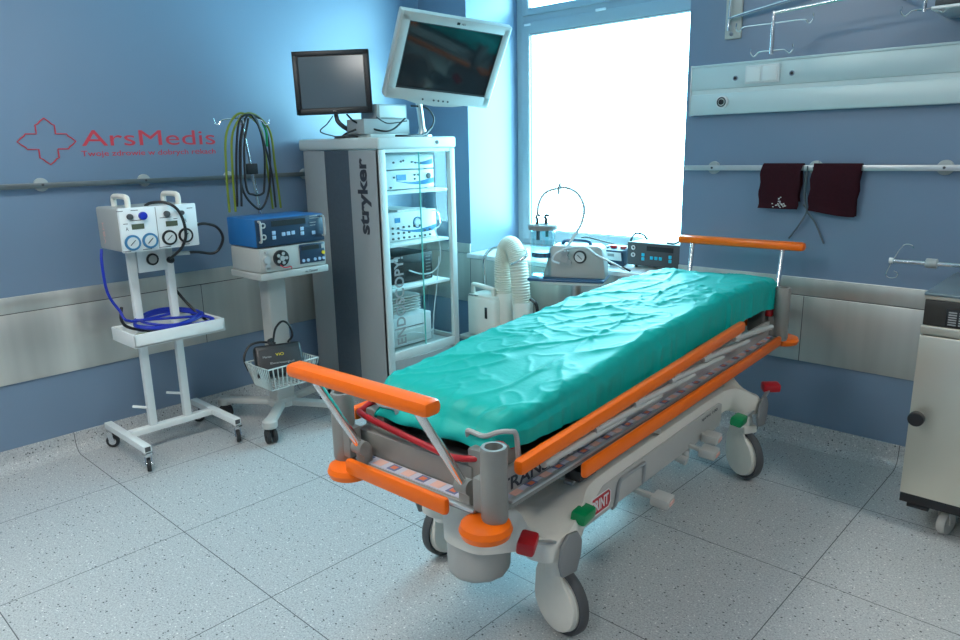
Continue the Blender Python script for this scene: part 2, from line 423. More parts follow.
# ------------------------------------------------------------------ wall rails
def rail(name, label, p0, p1, n, brs, m):
    p0, p1, n = Vector(p0), Vector(p1), Vector(n)
    t = thing(name, label, 'rail', (p0+p1)/2)
    MB().bar(p0+n*.032, p1+n*.032, .010, .027, .002).build('rail_bar', m, t)
    for q in brs:
        q = Vector(q)
        br = MB().cyl(q, q+n*.018, .034, seg=24, bev=.003).build('wall_bracket', M['halo'], t)
        MB().cyl(q+n*.018, q+n*.041, .006, seg=12).build('screw', M['dgrey'], br)
    return t
rail('equipment_rail', 'long steel equipment rail on the left wall under the red lettering', (0, -3.6, 1.452), (0, -.9, 1.442), X, [(0, -2.65, 1.452), (0, -2.132, 1.450), (0, -1.62, 1.446), (0, -1.08, 1.443)], M['railsteel'])
rail('equipment_rail', 'pale metal equipment rail on the right wall carrying the maroon cloths', (2.2, 0, 1.457), (4.2, 0, 1.466), -Y, [(2.367, 0, 1.458), (2.905, 0, 1.461), (3.463, 0, 1.464)], M['alu'])

# headwall supply channel
h = thing('supply_channel', 'long pale aluminium medical supply panel with switches on the right wall', 'wall panel', (3.2, 0, 1.74))
p = MB(); p.bb(2.225, 4.6, -.045, -.0, 1.868, 1.995, .006); p.bb(2.225, 4.6, -.045, 0, 1.738, 1.845, .006); p.bb(2.227, 4.6, -.038, 0, 1.84, 1.87)
p.bb(2.225, 4.6, -.050, -.03, 1.982, 1.995, .003)
p.build('channel_body', M['alurail'], h)
MB().bb(2.220, 2.227, -.048, 0, 1.735, 1.998, .002).build('end_cap', M['alu'], h)
sw = MB(); sw.bb(2.528, 2.705, -.054, -.045, 1.883, 1.972, .003); sp = sw.build('switch_plate', M['sill'], h)
for x in (2.538, 2.622): MB().bb(x, x+.072, -.060, -.052, 1.892, 1.963, .003).build('switch', M['white'], sp)
for x, z in ((2.476, 1.916), (2.765, 1.919)):
    k = MB().cyl((x, -.044, z), (x, -.052, z), .013, seg=20).build('equipotential_socket', M['chrome'], h)
    MB().cyl((x, -.051, z), (x, -.0535, z), .008, seg=16).build('socket_hole', M['black'], k)
k = MB().cyl((2.412, -.044, 1.80), (2.412, -.062, 1.80), .033, seg=28, bev=.003).build('gas_outlet', M['sill'], h)
MB().ring((2.412, -.062, 1.80), Y, .022, .004).build('outlet_ring', M['dgrey'], k); MB().cyl((2.412, -.06, 1.80), (2.412, -.068, 1.80), .014, seg=20).build('outlet_core', M['black'], k)

# maroon cloths (strap cuffs) hanging on the rail
def cloth(name, label, x0, x1, z0, dx, lo, wav, seed):
    t = MB(); bm = bmesh.new(); nu, nv = 16, 14; G = []
    top = 1.478
    prof = []
    for j in range(nv+1):
        q = j/nv
        prof.append(q)
    rows = []
    def row(y, z, sh):
        r = []
        for i in range(nu+1):
            a = i/nu; x = x0+(x1-x0)*a
            dn = (top-z)/(top-z0)
            x += dx*dn*(1) + .004*math.sin(z*60+seed)
            y2 = y - .006*math.sin(a*7+seed+z*18)*dn
            zz = z - wav*math.sin(a*PI+seed)*dn*dn
            r.append(bm.verts.new((x, y2, zz)))
        return r
    for j in range(7): rows.append(row(-.018, lo+.02+(top-.006-lo-.02)*j/6, 0))
    rows.append(row(-.026, top+.004, 0)); rows.append(row(-.038, top+.005, 0)); rows.append(row(-.047, top-.004, 0))
    for j in range(1, 11): rows.append(row(-.050-.004*math.sin(j*.5), top-.004-(top-.004-z0)*j/10, 0))
    for A, B in zip(rows, rows[1:]):
        for i in range(nu): bm.faces.new((A[i], A[i+1], B[i+1], B[i]))
    bmesh.ops.solidify(bm, geom=bm.faces[:], thickness=.006)
    bmesh.ops.recalc_face_normals(bm, faces=bm.faces[:]); t._join(bm)
    return t
c1 = single('folded_cloth', cloth('a', '', 2.648, 2.852, 1.252, -.012, 1.27, .0, .3), M['maroon'], 'small maroon cloth with a pale print folded over the right wall rail', 'cloth', (2.75, -.04, 1.50))
pm = MB(); random.seed(3)
for k in range(26):
    a = random.random(); x = 2.715+.07*random.random()-(.0); z = 1.258+.022*random.random() if k < 18 else 1.28+.035*random.random()
    if k >= 18: x = 2.748+.01*random.random()
    pm.bb(x, x+.006, -.0635, -.060, z, z+.004)
pm.build('pale_print', M['text_white'], c1)
single('folded_cloth', cloth('b', '', 2.903, 3.125, 1.238, -.012, 1.22, -.012, 1.9), M['maroon'], 'larger maroon cloth hanging over the right wall rail with a loose lower corner', 'cloth', (3.01, -.04, 1.50))
st = MB(); st.tube([(2.875, -.042, 1.47), (2.872, -.034, 1.40), (2.868, -.02, 1.32), (2.885, -.03, 1.245)], .004, 6); st.tube([(2.86, -.012, 1.275), (2.885, -.03, 1.245), (2.85, -.03, 1.17), (2.80, -.012, 1.10)], .0045, 6); st.tube([(2.885, -.032, 1.245), (2.93, -.03, 1.19), (2.975, -.012, 1.085)], .0045, 6); st.tube([(2.86,-.02,1.44),(2.867,-.03,1.33),(2.89, -.032, 1.24)], .0045, 6)
single('tie_strap', st, M['strap'], 'thin grey strap dangling below the gap between the maroon cloths', 'strap', (2.87, -.02, 1.25))

# IV hook arms upper right
def hookbar(mb, c, half, d, r=.003, up=.035):
    c, d = Vector(c), Vector(d).normalized()
    for s_ in (-1, 1):
        e = c+d*half*s_
        mb.tube([c, e-d*s_*.03, e-d*s_*.012-Z*.012, e+Z*-.018, e+d*s_*.014, e+d*s_*.012+Z*up*.6], r, 6, 5)
iv = thing('infusion_hanger', 'chrome hanging hook arm with two cross bars above the supply panel', 'hook', (2.8, -.3, 2.0))
MB().cyl((2.757, -.3, 2.18), (2.757, -.3, 1.99), .009, seg=14).build('drop_rod', M['chrome'], iv)
k = MB(); hookbar(k, (2.757, -.3, 2.125), .165, X); k.build('cross_bar', M['chrome'], iv)
k = MB(); hookbar(k, (2.757, -.3, 2.005), .085, X); k.build('cross_bar', M['chrome'], iv)
MB().tube([(2.757, -.3, 2.17), (3.0, -.3, 2.185), (3.22, -.3, 2.20), (3.22, 0, 2.20)], .008, 10, 1).build('support_arm', M['chrome'], iv)
wb = thing('wall_mount', 'grey rounded wall plate with a chrome arm near the top right of the window', 'bracket', (2.43, 0, 2.13))
MB().bb(2.385, 2.475, -.012, 0, 2.115, 2.36, .012, 3).build('mount_plate', M['lgrey'], wb)
MB().tube([(2.415, -.02, 2.36), (2.415, -.035, 2.20), (2.415, -.035, 2.155)], .007, 8).build('hook', M['chrome'], wb)
MB().tube([(2.415, -.012, 2.215), (2.43, -.04, 2.215), (2.55, -.04, 2.235), (2.8, -.04, 2.27), (2.8, -.0, 2.27)], .008, 8, 4).build('arm', M['chrome'], wb)
MB().cyl((2.425, -.01, 2.14), (2.425, -.02, 2.14), .010, seg=14).build('bolt', M['chrome'], wb)
iv = thing('infusion_hanger', 'chrome hook hanger cut off by the top right corner of the photo', 'hook', (3.37, -.3, 2.1))
MB().cyl((3.372, -.3, 2.30), (3.372, -.3, 2.095), .008, seg=12).build('drop_rod', M['chrome'], iv)
k = MB(); hookbar(k, (3.372, -.3, 2.105), .07, X); k.build('cross_bar', M['chrome'], iv)
MB().tube([(3.372, -.3, 2.29), (3.372, -.15, 2.30), (3.372, 0, 2.30)], .008, 8).build('support_arm', M['chrome'], iv)
ds = thing('wall_distributor', 'small metal distributor block with yellow knobs at the top right corner', 'fitting', (3.6, 0, 2.1))
MB().bb(3.40, 3.75, -.32, 0, 2.095, 2.11, .004).build('shelf_plate', M['alu'], ds)
MB().bb(3.41, 3.74, -.31, -.05, 2.11, 2.135, .004).build('block', M['dgrey'], ds)
for x in (3.455, 3.53, 3.61): MB().cyl((x, -.25, 2.135), (x, -.25, 2.175), .018, seg=16, bev=.004).build('knob', M['yel'], ds)
MB().bb(3.47, 3.6, -.1, -.0, 2.02, 2.095, .004).build('stem', M['lgrey'], ds)

# chrome arm lower right
ar = thing('chrome_hanger', 'horizontal chrome arm with curled wire hooks beside the steel cabinet', 'hook', (3.7, 0, 1.05))
MB().tube([(3.345, -.25, 1.063), (3.7, -.25, 1.068), (4.1, -.25, 1.07), (4.1, 0, 1.07)], .010, 12, 1).build('arm_tube', M['chrome'], ar)
MB().cyl((3.338, -.25, 1.063), (3.352, -.25, 1.063), .013, seg=16).build('end_cap', M['white'], ar)
MB().cyl((3.48, -.25, 1.065), (3.525, -.25, 1.065), .021, seg=18, bev=.004).build('collar', M['halo'], ar)
k = MB(); 
k.tube([(3.352, -.25, 1.063), (3.362, -.25, 1.09), (3.378, -.25, 1.125), (3.396, -.25, 1.14), (3.42, -.25, 1.138), (3.428, -.25, 1.125)], .0025, 6)
k.tube([(3.348, -.25, 1.063), (3.338, -.25, 1.03), (3.330, -.25, 1.0), (3.345, -.25, .985), (3.37, -.25, .99), (3.375, -.25, 1.01), (3.36, -.25, 1.018)], .0025, 6)
k.build('wire_hooks', M['chrome'], ar)

# ------------------------------------------------------------------ steriliser / warming cabinet, right edge
sc = thing('warming_cabinet', 'stainless steel cabinet with dark control panel at the right edge', 'cabinet', (3.9, -.4, 0))
x0, x1, yf, yb = 3.575, 4.25, -.66, -.08
MB().bb(x0, x1, yf+.02, yb, .13, 1.0, .006).build('cabinet_body', M['wood'], sc)
MB().bb(x0-.004, x1+.004, yf-.004, yb, 1.0, 1.012, .004).build('top_plate', M['stop'], sc)
MB().bb(x0, x1, yf, yf+.03, .985, 1.008, .003).build('top_trim', M['wood'], sc)
cp = MB().bb(x0+.002, x1-.002, yf, yf+.03, .884, .984, .002).build('control_panel', M['sblack'], sc)
dp = MB().bb(3.652, 3.78, yf-.003, yf+.005, .888, .958, .002).build('display', M['black'], cp)
lm = MB()
for r_ in range(6):
    for q in range(3): lm.bb(3.661+q*.035, 3.688+q*.035, yf-.0042, yf-.002, .894+r_*.0095, .899+r_*.0095)
lm.build('display_marks', M['text_grey'], dp)
MB().bb(x0-.002, x1, yf-.004, yf+.03, .848, .882, .003).build('door_rail', M['wood'], sc)
dr = MB().bb(x0-.002, x1, yf-.006, yf+.02, .168, .842, .004).build('door', M['wood'], sc)
hd = MB().cyl((3.606, yf, .51), (3.606, yf-.03, .51), .017, seg=20).build('door_knob', M['chrome'], dr)
MB().cyl((3.606, yf-.028, .51), (3.606, yf-.062, .51), .029, seg=24, bev=.005).build('knob_grip', M['black'], hd)
MB().bb(x0-.001, x1, yf-.003, yf+.03, .128, .165, .003).build('kick_strip', M['black'], sc)
MB().bb(3.60, 3.68, yf+.01, yf+.05, .105, .122, .003).build('bumper_foot', M['black'], sc)
def caster(parent, c, rz, r=.045, w_=.03, m1='rubber', m2='steel', top=.13, name='caster'):
    c = Vector(c); d = Vector((math.cos(rz), math.sin(rz), 0)); n = Vector((-math.sin(rz), math.cos(rz), 0))
    wc = Vector((c.x, c.y, r))
    f = MB(); 
    for s_ in (-1, 1): f.bar(wc+n*s_*(w_/2+.005), Vector((c.x, c.y, top-.012))+n*s_*(w_/2+.005)-d*.012, .028, .004, 0, up=n)
    f.bb(c.x-.022, c.x+.022, c.y-.022, c.y+.022, top-.016, top, .003)
    f.cyl(wc-n*(w_/2+.008), wc+n*(w_/2+.008), .006, seg=10)
    fo = f.build(name, M[m2], parent)
    MB().lathe([(r*.5, -w_/2), (r*.93, -w_/2), (r, -w_/2+.005), (r, w_/2-.005), (r*.93, w_/2), (r*.5, w_/2)], wc, n, 24).build('wheel', M[m1], fo)
    h_ = MB(); h_.lathe([(r*.12, -w_/2-.002), (r*.55, -w_/2-.0015), (r*.55, w_/2+.0015), (r*.12, w_/2+.002)], wc, n, 20); h_.build('wheel_hub', M[m2], fo)
    return fo
for x, y in ((3.735, -.58), (4.17, -.58), (3.735, -.16), (4.17, -.16)): caster(sc, (x, y, 0), R(75), .05, .032, 'lgrey', 'lgrey', .13)

# ------------------------------------------------------------------ endoscopy cabinet
ec = thing('endoscopy_cabinet', 'tall grey glass-fronted equipment cabinet standing in the left corner', 'cabinet', (.46, -.81, 0))
cx0, cx1, cy0, cy1 = .07, .84, -1.12, -.50
sd = MB(); sd.bb(cx0, .30, cy0, cy0+.03, .13, 1.59, .006); sd.bb(.55, cx1, cy0, cy0+.03, .13, 1.59, .006); sd.build('side_panel', M['cab'], ec)
sp = MB().bb(.299, .551, cy0+.004, cy0+.03, .13, 1.59).build('dark_side_band', M['cabdark'], ec)
text('lettering', 'stryker', (.752, cy0-.0005, 1.09), Z, -X, .455, .125, M['text_dark'], ec, bold=.035)
rs = MB(); rs.bb(cx0, cx0+.07, cy1-.025, cy1, .13, 1.59, .004); rs.bb(cx0, cx1, cy1-.025, cy1, .13, .36, .004); rs.bb(cx0, cx1, cy1-.025, cy1, 1.55, 1.592, .004); rs.build('side_frame', M['cab'], ec)
MB().bb(cx0+.06, cx1-.02, cy1-.016, cy1-.010, .35, 1.56).build('side_glass', M['glass'], ec)
MB().bb(cx0, cx0+.02, cy0+.03, cy1-.025, .13, 1.59).build('back_panel', M['cabin'], ec)
MB().bb(cx0+.02, cx1-.03, cy0+.03, cy1-.025, .13, .33).build('base_panel', M['cab'], ec)
tp = MB(); tp.bb(cx0-.03, cx1+.01, cy0-.012, cy1+.012, 1.592, 1.662, .016, 3); tp = tp.build('top_panel', M['cabframe'], ec)
MB().cyl((cx1+.008, -.66, 1.628), (cx1+.014, -.66, 1.628), .012, seg=18).build('lock', M['black'], tp)
fr = MB(); fr.bb(cx1-.03, cx1+.004, cy0, cy0+.05, .20, 1.59, .006); fr.bb(cx1-.03, cx1+.004, cy1-.045, cy1, .20, 1.59, .006); fr.bb(cx1-.03, cx1, cy0+.04, cy1-.04, 1.572, 1.592); fr.bb(cx1-.03, cx1+.002, cy0+.045, cy1-.04, .30, .355, .004)
fr.build('door_frame', M['cabframe'], ec)
lp = MB(); lp.prism([(cy0+.02, 0), (cy0+.10, .035), ((cy0+cy1)/2, .05), (cy1-.10, .035), (cy1-.02, 0), (cy1-.02, -.03), (cy0+.02, -.03)], (cx1-.03, 0, .13), Y, X, -.17)
lp = lp.build('curved_plinth', M['cab'], ec)
g1 = MB().bb(cx1-.012, cx1-.007, cy0+.05, -.80, .357, 1.572).build('glass_door', M['glass'], ec)
MB().bb(cx1-.013, cx1-.004, -.802, -.797, .357, 1.572).build('glass_edge', M['edge'], g1)
text('lettering', 'ENDOSCOPY!', (cx1-.006, -.965, .40), Z, -Y, .55, .075, M['mgrey'], g1, bold=.02)
g2 = MB().bb(cx1-.022, cx1-.017, -.82, cy1-.045, .357, 1.572).build('glass_door', M['glass'], ec)
for z in (1.34, 1.02, .745): MB().bb(.10, .79, cy0+.03, cy1-.025, z-.018, z, .002).build('shelf', M['cabin'], ec)
for x in (.14, .75):
    for y in (cy0+.07, cy1-.07): caster(ec, (x, y, 0), R(20), .05, .03, 'rubber', 'steel', .13)
# devices on cabinet shelves (front faces +x)
def devbox(name, label, x0, x1, y0, y1, z0, z1, body, face, cat='device'):
    t = thing(name, label, cat, ((x0+x1)/2, (y0+y1)/2, z0))
    MB().bb(x0, x1-.008, y0, y1, z0+.006, z1, .006).build('housing', body, t)
    f = MB(); f.bb(x1-.010, x1+.006, y0, y1, z0+.006, z1, .006, 2); fo = f.build('front_panel', face, t)
    ft = MB()
    for x in (x0+.04, x1-.04):
        for y in (y0+.03, y1-.03): ft.cyl((x, y, z0), (x, y, z0+.008), .012, seg=10)
    ft.build('foot', M['black'], t)
    return t, fo
def swoosh(fo, x, ya, yb, z, h):
    pts = []; n = 14
    for i in range(n+1): a = i/n; pts.append((ya+(yb-ya)*a, z-h*math.sin(a*PI*.75)*.9))
    for i in range(n, -1, -1): a = i/n; pts.append((ya+(yb-ya)*a, z-h*math.sin(a*PI*.75)*.9+.004+.028*ss(0, 1, a)))
    MB().prism(pts, (x, 0, 0), Y, Z, .0015).build('blue_swoosh', M['swoosh'], fo)
def knobs(fo, x, lst, m='dgrey', r=.006):
    k = MB()
    for y, z in lst: MB().cyl((x, y, z), (x+.008, y, z), r, seg=12).build('knob', M[m], fo)
t, fo = devbox('camera_control_unit', 'slim white control unit on top of another in the cabinet', .25, .70, -.965, -.56, 1.462, 1.555, M['dev'], M['dev']); swoosh(fo, .706, -.74, -.57, 1.51, .022)
knobs(fo, .706, [(-.90, 1.51), (-.84, 1.515), (-.82, 1.52), (-.75, 1.51), (-.72, 1.505), (-.68, 1.50)])
t, fo = devbox('light_source', 'taller white console with blue display on the cabinet top shelf', .25, .70, -.965, -.56, 1.340, 1.462, M['dev'], M['dev']); swoosh(fo, .706, -.88, -.565, 1.395, .03)
MB().bb(.705, .708, -.88, -.80, 1.40, 1.435).build('display', M['bluelcd'], fo); knobs(fo, .706, [(-.61, 1.42)], 'dgrey', .018); knobs(fo, .706, [(-.73, 1.43), (-.73, 1.405), (-.70, 1.43), (-.93, 1.36), (-.90, 1.42)])
t, fo = devbox('insufflator', 'square white console with round dial on the second cabinet shelf', .25, .70, -.965, -.55, 1.020, 1.205, M['devgrey'], M['dev']); swoosh(fo, .706, -.90, -.555, 1.10, .04)
MB().bb(.705, .708, -.91, -.865, 1.14, 1.17).build('display', M['bluelcd'], fo)
dl = MB().ring((.708, -.72, 1.13), X, .033, .004).build('dial_ring', M['swoosh'], fo); MB().cyl((.706, -.72, 1.13), (.711, -.72, 1.13), .024, seg=20).build('dial', M['cabframe'], fo)
random.seed(11)
knobs(fo, .706, [(-.93+.045*(i % 8), 1.04+.033*(i//8)+.004*random.random()) for i in range(22) if not (8 <= i < 20 and 4 <= i % 8 <= 5)], 'dgrey', .007)
MB().bb(.60, .68, -.86, -.62, 1.205, 1.215).build('top_vent', M['text_white'], t)
MB().tube([(.64, -.60, 1.06), (.75, -.575, 1.09), (.76, -.572, 1.14), (.74, -.575, 1.19), (.66, -.60, 1.19)], .004, 6).build('wire_handle', M['chrome'], t)
t, fo = devbox('recorder', 'black rack unit on the third cabinet shelf', .28, .70, -.98, -.60, .745, .93, M['black'], M['black']); 
k = MB()
for i in range(7): k.bb(.705, .708, -.66, -.62, .765+i*.022, .770+i*.022)
k.build('vent_slots', M['mgrey'], fo); MB().bb(.705, .708, -.96, -.90, .895, .915).build('name_plate', M['halo'], fo)
t, fo = devbox('printer', 'white box printer on the bottom shelf of the glass cabinet', .22, .70, -.96, -.63, .331, .53, M['dev'], M['dev'], 'printer'); MB().bb(.704, .708, -.95, -.70, .455, .46).build('paper_slot', M['dgrey'], fo); MB().bb(.703, .71, -.93, -.69, .36, .44, .004).build('paper_tray', M['cabframe'], fo)
k = MB()
for i in range(6): k.bb(.34, .62, -.93+i*0, -.64, .54+i*.018, .548+i*.018)
tag(k.build('paper_stack', M['cabin']), 'stack of thin trays lying on top of the white box printer', 'tray')
wc_ = MB(); wc_.tube([(.74, -.60, 1.08), (.77, -.59, .98), (.775, -.60, .86), (.76, -.66, .80), (.74, -.74, .80), (.72, -.82, .83)], .0045, 8); wc_.tube([(.775, -.605, .9), (.77, -.63, .70), (.77, -.66, .55), (.76, -.67, .38)], .0035, 6); wc_.tube([(.72, -.95, .40), (.75, -.85, .43), (.76, -.72, .40), (.75, -.65, .42)], .004, 6)
tag(wc_.build('white_cable', M['tube']), 'thin white cable hanging inside the glass cabinet', 'cable')

# boxes and monitors on top of the cabinet
t = thing('converter_box', 'lower of two pale grey boxes stacked on the cabinet top', 'box', (.56, -.88, 1.662))
MB().box((.58, -.90, 1.672), (.22, .30, .02), None, .003).build('box_base', M['cabframe'], t)
MB().box((.585, -.90, 1.726), (.17, .36, .088), None, .006).build('box_housing', M['cab'], t)
t = thing('converter_box', 'upper of two pale grey boxes stacked on the cabinet top', 'box', (.56, -.86, 1.77))
MB().box((.57, -.84, 1.815), (.16, .24, .088), None, .006).build('box_housing', M['cab'], t)
MB().box((.652, -.84, 1.815), (.006, .21, .07), None, .002).build('front_cover', M['cabframe'], t)
def monitor(name, label, cen, nrm, up, w_, h_, dpt, case, scr, bez, cat='monitor'):
    cen, n = Vector(cen), Vector(nrm).normalized(); u = Vector(up); u = (u-n*u.dot(n)).normalized(); r_ = u.cross(n)
    Rm = Matrix((r_, u, n)).transposed()
    t = thing(name, label, cat, (cen.x, cen.y, cen.z))
    P = lambda a, b_, c_: cen+r_*a+u*b_+n*c_
    m = MB(); m.box(P(0, 0, -dpt/2), (w_, h_, dpt), Rm, .008, 3)
    m.box(P(0, 0, -dpt), (w_*.72, h_*.7, dpt*.8), Rm, .01)
    c_ = m.build('monitor_case', case, t)
    MB().box(P(0, bez[2], .0005), (w_-bez[0]*2, h_-bez[1]*2, .003), Rm).build('screen', scr, t)
    return t, P, Rm, r_, u, n
# small black monitor
t, P, Rm, r_, u, n = monitor('touch_monitor', 'small black-framed flat monitor on the left of the cabinet top', (.4817, -1.1502, 1.9852), (.7154, -.6979, .0343), (-.0422, .0058, .9991), .452, .363, .035, M['black'], M['greyscreen'], (.035, .035, .002))
bz = MB(); 
for a, b_, ww, hh in ((0, .167, .452, .028), (0, -.164, .452, .034), (-.2115, 0, .03, .36), (.2115, 0, .03, .36)): bz.box(P(a, b_, .002), (ww, hh, .008), Rm, .002)
bz.build('bezel', M['black'], t)
sn = MB(); sn.tube([P(0, -.10, -.03), P(0, -.2, -.05), P(.02, -.24, -.05), Vector((.47, -1.03, 1.70)), Vector((.47, -1.03, 1.664))], .014, 10); sn.lathe([(.10, 0), (.10, .012), (.03, .02), (.02, .03)], (.47, -1.03, 1.6625), Z); sn.build('monitor_foot', M['dgrey'], t)
text('lettering', 'elo', P(-.01, -.168, .0062), r_, u, .02, .009, M['text_grey'], t)
# large grey monitor
cen = Vector((1.0787, -.7698, 2.0710))
t, P, Rm, r_, u, n = monitor('surgical_monitor', 'large tilted light grey flat monitor hanging over the cabinet', cen, (.7771, -.3546, -.52), (.515, -.1167, .8492), .673, .501, .05, M['moncase'], M['screen'], (.045, .05, .008))
bz = MB()
for a, b_, ww, hh in ((0, .228, .655, .05), (0, -.218, .655, .07), (-.303, 0, .05, .48), (.307, 0, .04, .48)): bz.box(P(a, b_, .003), (ww, hh, .012), Rm, .004)
bz.prism([(-.20, 0), (-.12, -.018), (0, -.026), (.12, -.018), (.20, 0)], P(-.02, -.25, -.02), r_, u, .028)
bo = bz.build('bezel', M['moncase'], t)
k = MB()
for a in (-.03, 0, .03, .06, -.1): k.cyl(P(a, -.237, .008), P(a, -.237, .0125), .006, seg=12)
k.build('button', M['dgrey'], bo)
text('lettering', 'NDS', P(.02, .222, .0095), r_, u, .022, .011, M['text_dark'], bo); MB().box(P(.0, .228, .0095), (.018, .014, .002), Rm).build('badge', M['black'], bo)
ib = MB()
for a, b_, ww, hh in ((0, .200, .60, .010), (0, -.182, .60, .010), (-.278, 0, .010, .395), (.289, 0, .010, .395)): ib.box(P(a, b_+.004, .001), (ww, hh, .012), Rm)
ib.build('inner_bezel', M['gasket'], t)
am = MB(); am.tube([P(0, 0, -.09), P(-.02, -.05, -.16), Vector((.74, -.72, 2.0)), Vector((.70, -.66, 1.86)), Vector((.70, -.64, 1.70)), Vector((.70, -.64, 1.664))], .02, 12); am.lathe([(.06, 0), (.06, .012), (.03, .02), (.024, .05)], (.70, -.64, 1.662), Z); am.build('support_arm', M['alu'], t)
# cables on top
cb = MB(); cb.tube([(.52, -1.19, 1.79), (.50, -1.22, 1.745), (.47, -1.25, 1.70), (.44, -1.10, 1.667)], .004, 6)
cb.tube([(.56, -1.12, 1.80), (.60, -1.08, 1.75), (.69, -.97, 1.70), (.70, -.88, 1.71), (.70, -.78, 1.775)], .006, 8); cb.tube([(.69, -1.0, 1.78), (.70, -.93, 1.745), (.70, -.84, 1.75), (.69, -.76, 1.76)], .004, 6)
cb.tube([(.62, -1.10, 1.71), (.58, -1.14, 1.69), (.52, -1.13, 1.67), (.50, -1.08, 1.668)], .006, 8)
cb.tube([(.69, -.72, 1.85), (.72, -.62, 1.84), (.74, -.575, 1.78), (.72, -.58, 1.72), (.74, -.66, 1.682), (.76, -.76, 1.672), (.75, -.84, 1.668)], .006, 8)
cb.tube([(.72, -.60, 1.70), (.76, -.70, 1.668), (.78, -.86, 1.668), (.74, -.9, 1.668)], .008, 8)
tag(cb.build('black_cable', M['black']), 'black monitor cables looping over the cabinet top', 'cable')

# ------------------------------------------------------------------ gas unit on white stand (left)
gs = thing('rolling_stand', 'white tubular rolling stand with tray on four small casters', 'stand', (.3, -2.27, 0))
f = MB()
for y in (-2.52, -2.02): f.bb(.0+.06, .585, y-.02, y+.02, .105, .14, .003)
f.bb(.28, .325, -2.50, -2.04, .1055, .1395, .003)
f.build('base_frame', M['white'], gs)
for y in (-2.37, -2.175): MB().bb(.285, .32, y-.02, y+.02, .14, 1.12, .003).build('upright', M['white'], gs)
for y in (-2.52, -2.02):
    for x in (.10, .575): caster(gs, (x, y, 0), R(-20 if x > .3 else 50), .036, .02, 'rubber', 'chrome', .105)
    e = MB().bb(.584, .587, y-.014, y+.014, .11, .135).build('tube_end', M['dgrey'], gs)
MB().tube([(.30, -2.38, .24), (.24, -2.44, .25)], .008, 8).build('cable_peg', M['white'], gs); MB().tube([(.30, -2.18, .27), (.24, -2.25, .28)], .008, 8).build('cable_peg', M['white'], gs)
tr = MB(); x0, x1, ya, yb, z0, z1 = .23, .52, -2.49, -2.00, .637, .708
tr.bb(x0, x1, ya, yb, z0, z0+.012, .002); tr.bb(x1-.012, x1, ya, yb, z0, z1, .004); tr.bb(x0, x0+.012, ya, yb, z0, z1, .004); tr.bb(x0, x1, ya, ya+.012, z0+.001, z1-.001, .004); tr.bb(x0, x1, yb-.012, yb, z0+.001, z1-.001, .004)
tr.build('tray', M['white'], gs)
# gas control box
gb = thing('tourniquet_unit', 'white box with four round gauges mounted on the rolling stand', 'device', (.35, -2.295, 1.115))
x0, x1, ya, yb, z0, z1 = .21, .50, -2.478, -2.085, 1.122, 1.337
MB().bb(x0, x1-.01, ya, yb, z0, z1, .012, 3).build('housing', M['devgrey'], gb)
fp = MB().bb(x1-.014, x1+.004, ya, yb, z0-.002, z1+.002, .006, 2).build('front_panel', M['dev'], gb)
MB().bb(x1+.003, x1+.0055, -2.299, -2.296, z0+.002, z1-.004).build('panel_seam', M['mgrey'], fp)
for y in (-2.415, -2.16):
    MB().tube([(.30, y, z1-.005), (.30, y, z1+.04), (.33, y, z1+.052), (.44, y, z1+.052), (.47, y, z1+.04), (.47, y, z1-.005)], .014, 10, 5).build('carry_handle', M['cream'], gb)
for i, (y, z) in enumerate(((-2.428, 1.168), (-2.342, 1.170), (-2.243, 1.175), (-2.157, 1.178))):
    gd = MB().cyl((x1+.003, y, z), (x1+.012, y, z), .0385, seg=28).build('gauge', M['dialblue' if i < 2 else 'black'], fp)
    MB().cyl((x1+.011, y, z), (x1+.0135, y, z), .028, seg=28).build('gauge_face', M['dial'], gd)
    nd = MB().bar((x1+.015, y-.014, z-.012), (x1+.015, y+.012, z+.012), .0025, .0035, up=(1, 0, 0)); nd.build('gauge_needle', M['black'], gd)
for y, m_, r0 in ((-2.428, 'dgrey', .014), (-2.365, 'hose', .020), (-2.245, 'dgrey', .015), (-2.168, 'dgrey', .012)):
    MB().cyl((x1+.003, y, 1.296), (x1+.024, y, 1.296), r0, seg=18, bev=.003).build('control_knob', M[m_], fp)
for y in (-2.392, -2.222):
    d_ = MB().bb(x1+.003, x1+.006, y-.03, y+.03, 1.232, 1.258).build('display', M['lcd'], fp)
text('lettering', 'A', (x1+.0035, -2.452, 1.228), Y, Z, .013, .018, M['text_dark'], fp); text('lettering', 'B', (x1+.0035, -2.155, 1.245), Y, Z, .011, .018, M['text_dark'], fp)
k = MB()
random.seed(5)
for y, z, l in ((-2.47, 1.325, .03), (-2.40, 1.325, .035), (-2.40, 1.276, .055), (-2.45, 1.262, .022), (-2.25, 1.278, .06), (-2.2, 1.268, .02), (-2.12, 1.316, .03), (-2.46, 1.128, .04), (-2.36, 1.128, .045), (-2.27, 1.13, .06), (-2.16, 1.132, .04)): k.bb(x1+.0035, x1+.005, y-l/2, y+l/2, z-.0015, z+.0015)
k.build('panel_print', M['text_dark'], fp)
text('lettering', 'VBM', (.30, ya-.0005, 1.15), Z, -X, .11, .022, M['peach'], gb)
ib = MB().bb(.29, .325, -2.345, -2.195, .985, 1.122, .004).build('lower_box', M['dev'], gb)
gd = MB().cyl((.325, -2.27, 1.05), (.333, -2.27, 1.05), .032, seg=24).build('pressure_gauge', M['black'], ib); MB().cyl((.333, -2.27, 1.05), (.335, -2.27, 1.05), .022, seg=20).build('gauge_face', M['text_grey'], gd)
k = MB(); k.tube([(.42, -2.31, 1.338), (.45, -2.29, 1.352), (.50, -2.24, 1.352), (.53, -2.20, 1.32), (.535, -2.175, 1.26), (.525, -2.165, 1.18), (.50, -2.18, 1.12), (.44, -2.19, 1.08), (.36, -2.20, 1.04)], .0075, 8)
